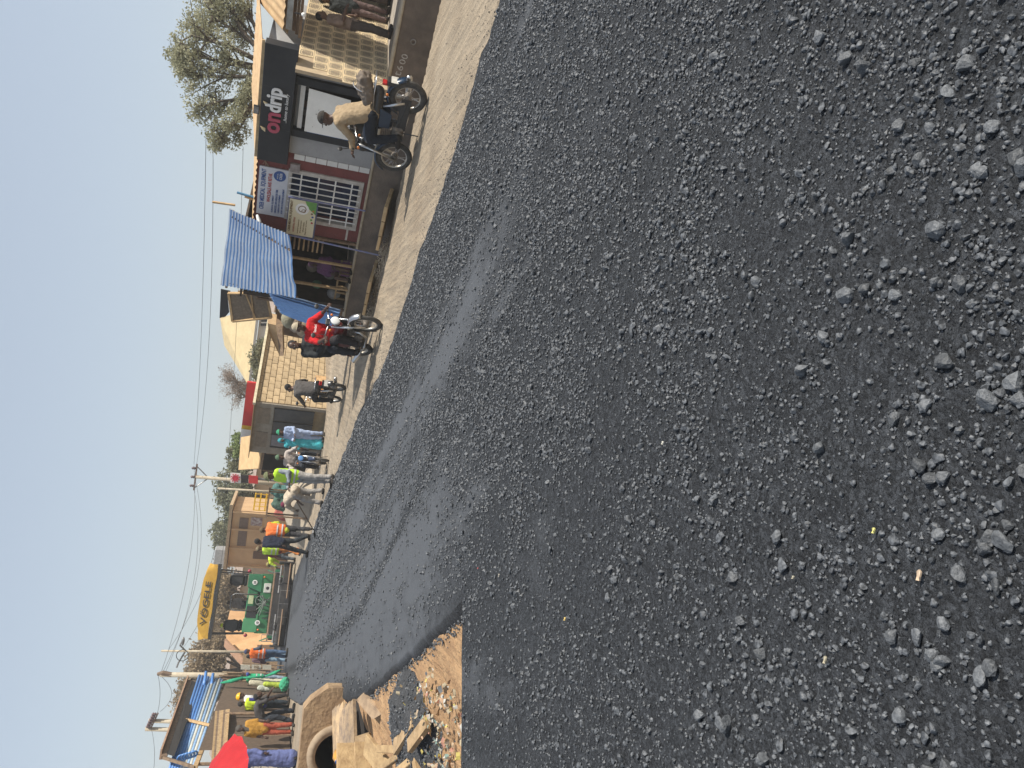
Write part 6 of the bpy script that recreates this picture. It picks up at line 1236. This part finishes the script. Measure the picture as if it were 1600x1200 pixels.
for k, (blobs, b0, lab, lm, nl, ls, sd) in enumerate((
    ([bl(360, 770, 62, 2.0, 1.6), bl(380, 755, 60, 1.6, 1.2), bl(385, 790, 60, 1.8, 1.4), bl(370, 800, 62, 1.4, 1.2)], (400, 775, 60), 'dense dusty green tree behind the yellow crate', OL2, 9000, .13, 41),
    ([bl(350, 835, 68, 2.0, 1.5), bl(365, 850, 68, 1.8, 1.3), bl(372, 825, 68, 1.6, 1.2)], (400, 835, 68), 'green tree rising over the tan building', OL2, 7000, .14, 42),
    ([bl(372, 695, 42, .7, .5), bl(378, 705, 42, .6, .5)], (400, 697, 42), 'small fresh green tree over the market stall roof', PALE, 2200, .07, 43),
    ([bl(368, 715, 48, .9, .7), bl(380, 728, 48, .8, .6)], (410, 722, 48), 'small olive tree behind the market stall roof', OL2, 2600, .09, 44),
    ([bl(350, 910, 70, 2.6, 1.8), bl(360, 940, 70, 2.4, 2.0), bl(365, 970, 70, 2.4, 1.8), bl(345, 950, 72, 2.2, 1.6), bl(350, 985, 71, 2.2, 1.6)], (400, 945, 70), 'wide dry brown tree seen through the paver cab', DRYL, 13000, .13, 45),
    ([bl(320, 1020, 60, 2.0, 1.6), bl(335, 1045, 59, 2.0, 1.6), bl(310, 1060, 58, 1.9, 1.5), bl(345, 1015, 60, 1.8, 1.4), bl(300, 1085, 58, 1.8, 1.5), bl(325, 1075, 58, 1.9, 1.6)], (400, 1045, 59), 'wide dry brown tree behind the timber pole', DRYL, 13000, .12, 46),
    ([bl(290, 1105, 52, 1.6, 1.2), bl(305, 1120, 52, 1.4, 1.2)], (400, 1110, 52), 'dry tree top above the pipe rack roof', DRYL, 4500, .10, 47),
    ([bl(402, 560, 34, .7, .45), bl(408, 545, 34, .6, .4), bl(404, 580, 34, .6, .4)], (430, 560, 34), 'low dusty bush against the cream roofed house wall', OL2, 2600, .06, 48))):
    b = at(*b0); tree(lab, (b.x, b.y, 0), max(1.0, min(c[0].z for c in blobs)*.55), blobs, lm, nl, ls, sd, .2 if b0[2] > 50 else .1)
# far hedge line closing the view behind the street
hg = thing('far_hedge', 'low hazy scrub line closing the street far behind the paver', 'hedge', (0, 0, 0)); rng = np.random.default_rng(5); n = 9000
P = np.stack([rng.uniform(-75, 40, n), rng.uniform(92, 100, n), np.abs(rng.normal(size=n))*1.3+.1], 1); P[:, 2] *= .6+.9*fbm(P[:, 0]*.12, P[:, 1]*0, 3)
u = rng.normal(size=(n, 3)); u /= np.linalg.norm(u, axis=1)[:, None]; w = rng.normal(size=(n, 3)); v = np.cross(u, w); v /= np.linalg.norm(v, axis=1)[:, None]
V = np.stack([P-u*.4, P+v*.22, P+u*.4, P-v*.22], 1).reshape(-1, 3); o = np_obj('foliage', V, (np.arange(n)*4)[:, None]+np.arange(4)[None], OL2, hg); o['kind'] = 'stuff'
# row of mud houses closing the far street
for k, (x0, x1, Y, h_, c, lab) in enumerate(((-38, -29, 74, 3.2, (.52, .36, .22), 'far tan house right at the end of the street'), (-60, -46, 70, 3.0, (.5, .33, .19), 'far orange house behind the pipe rack'), (-27, -19, 80, 3.3, (.5, .4, .28), 'far pale house behind the workers'), (-16, -6, 70, 3.0, (.5, .36, .22), 'far tan house behind the market stall'), (-5, 6, 60, 3.0, (.46, .36, .25), 'far grey tan house behind the block house'))):
    f_ = thing('far_house', lab, 'house', ((x0+x1)/2, Y, 0)); w_ = (x1-x0)/2; MB().box(-w_, w_, 0, 5, -.1, h_).build('wall', mat('far_wall_%d' % k, c, .9, tuple(q*.85 for q in c), 1), f_)
    MB().prism([(-w_-.4, -.5, h_), (-w_-.4, 5.5, h_), (-w_-.4, 2.5, h_+.9)], (2*w_+.8, 0, 0)).build('roof', mat('far_roof', (.34, .27, .22), .8, (.26, .2, .16), 2), f_)
    for x in (-w_*.5, w_*.45): MB().box(x-.5, x+.5, -.06, -.01, 1.0, 2.1).build('window', mat('window_dark', (.05, .06, .07), .3), f_)
    MB().box(-.5, .5, -.06, -.01, 0, 2.1).build('door', mat('door_brown', (.14, .08, .05), .8), f_)
finish_blobs(); PENDING.clear()
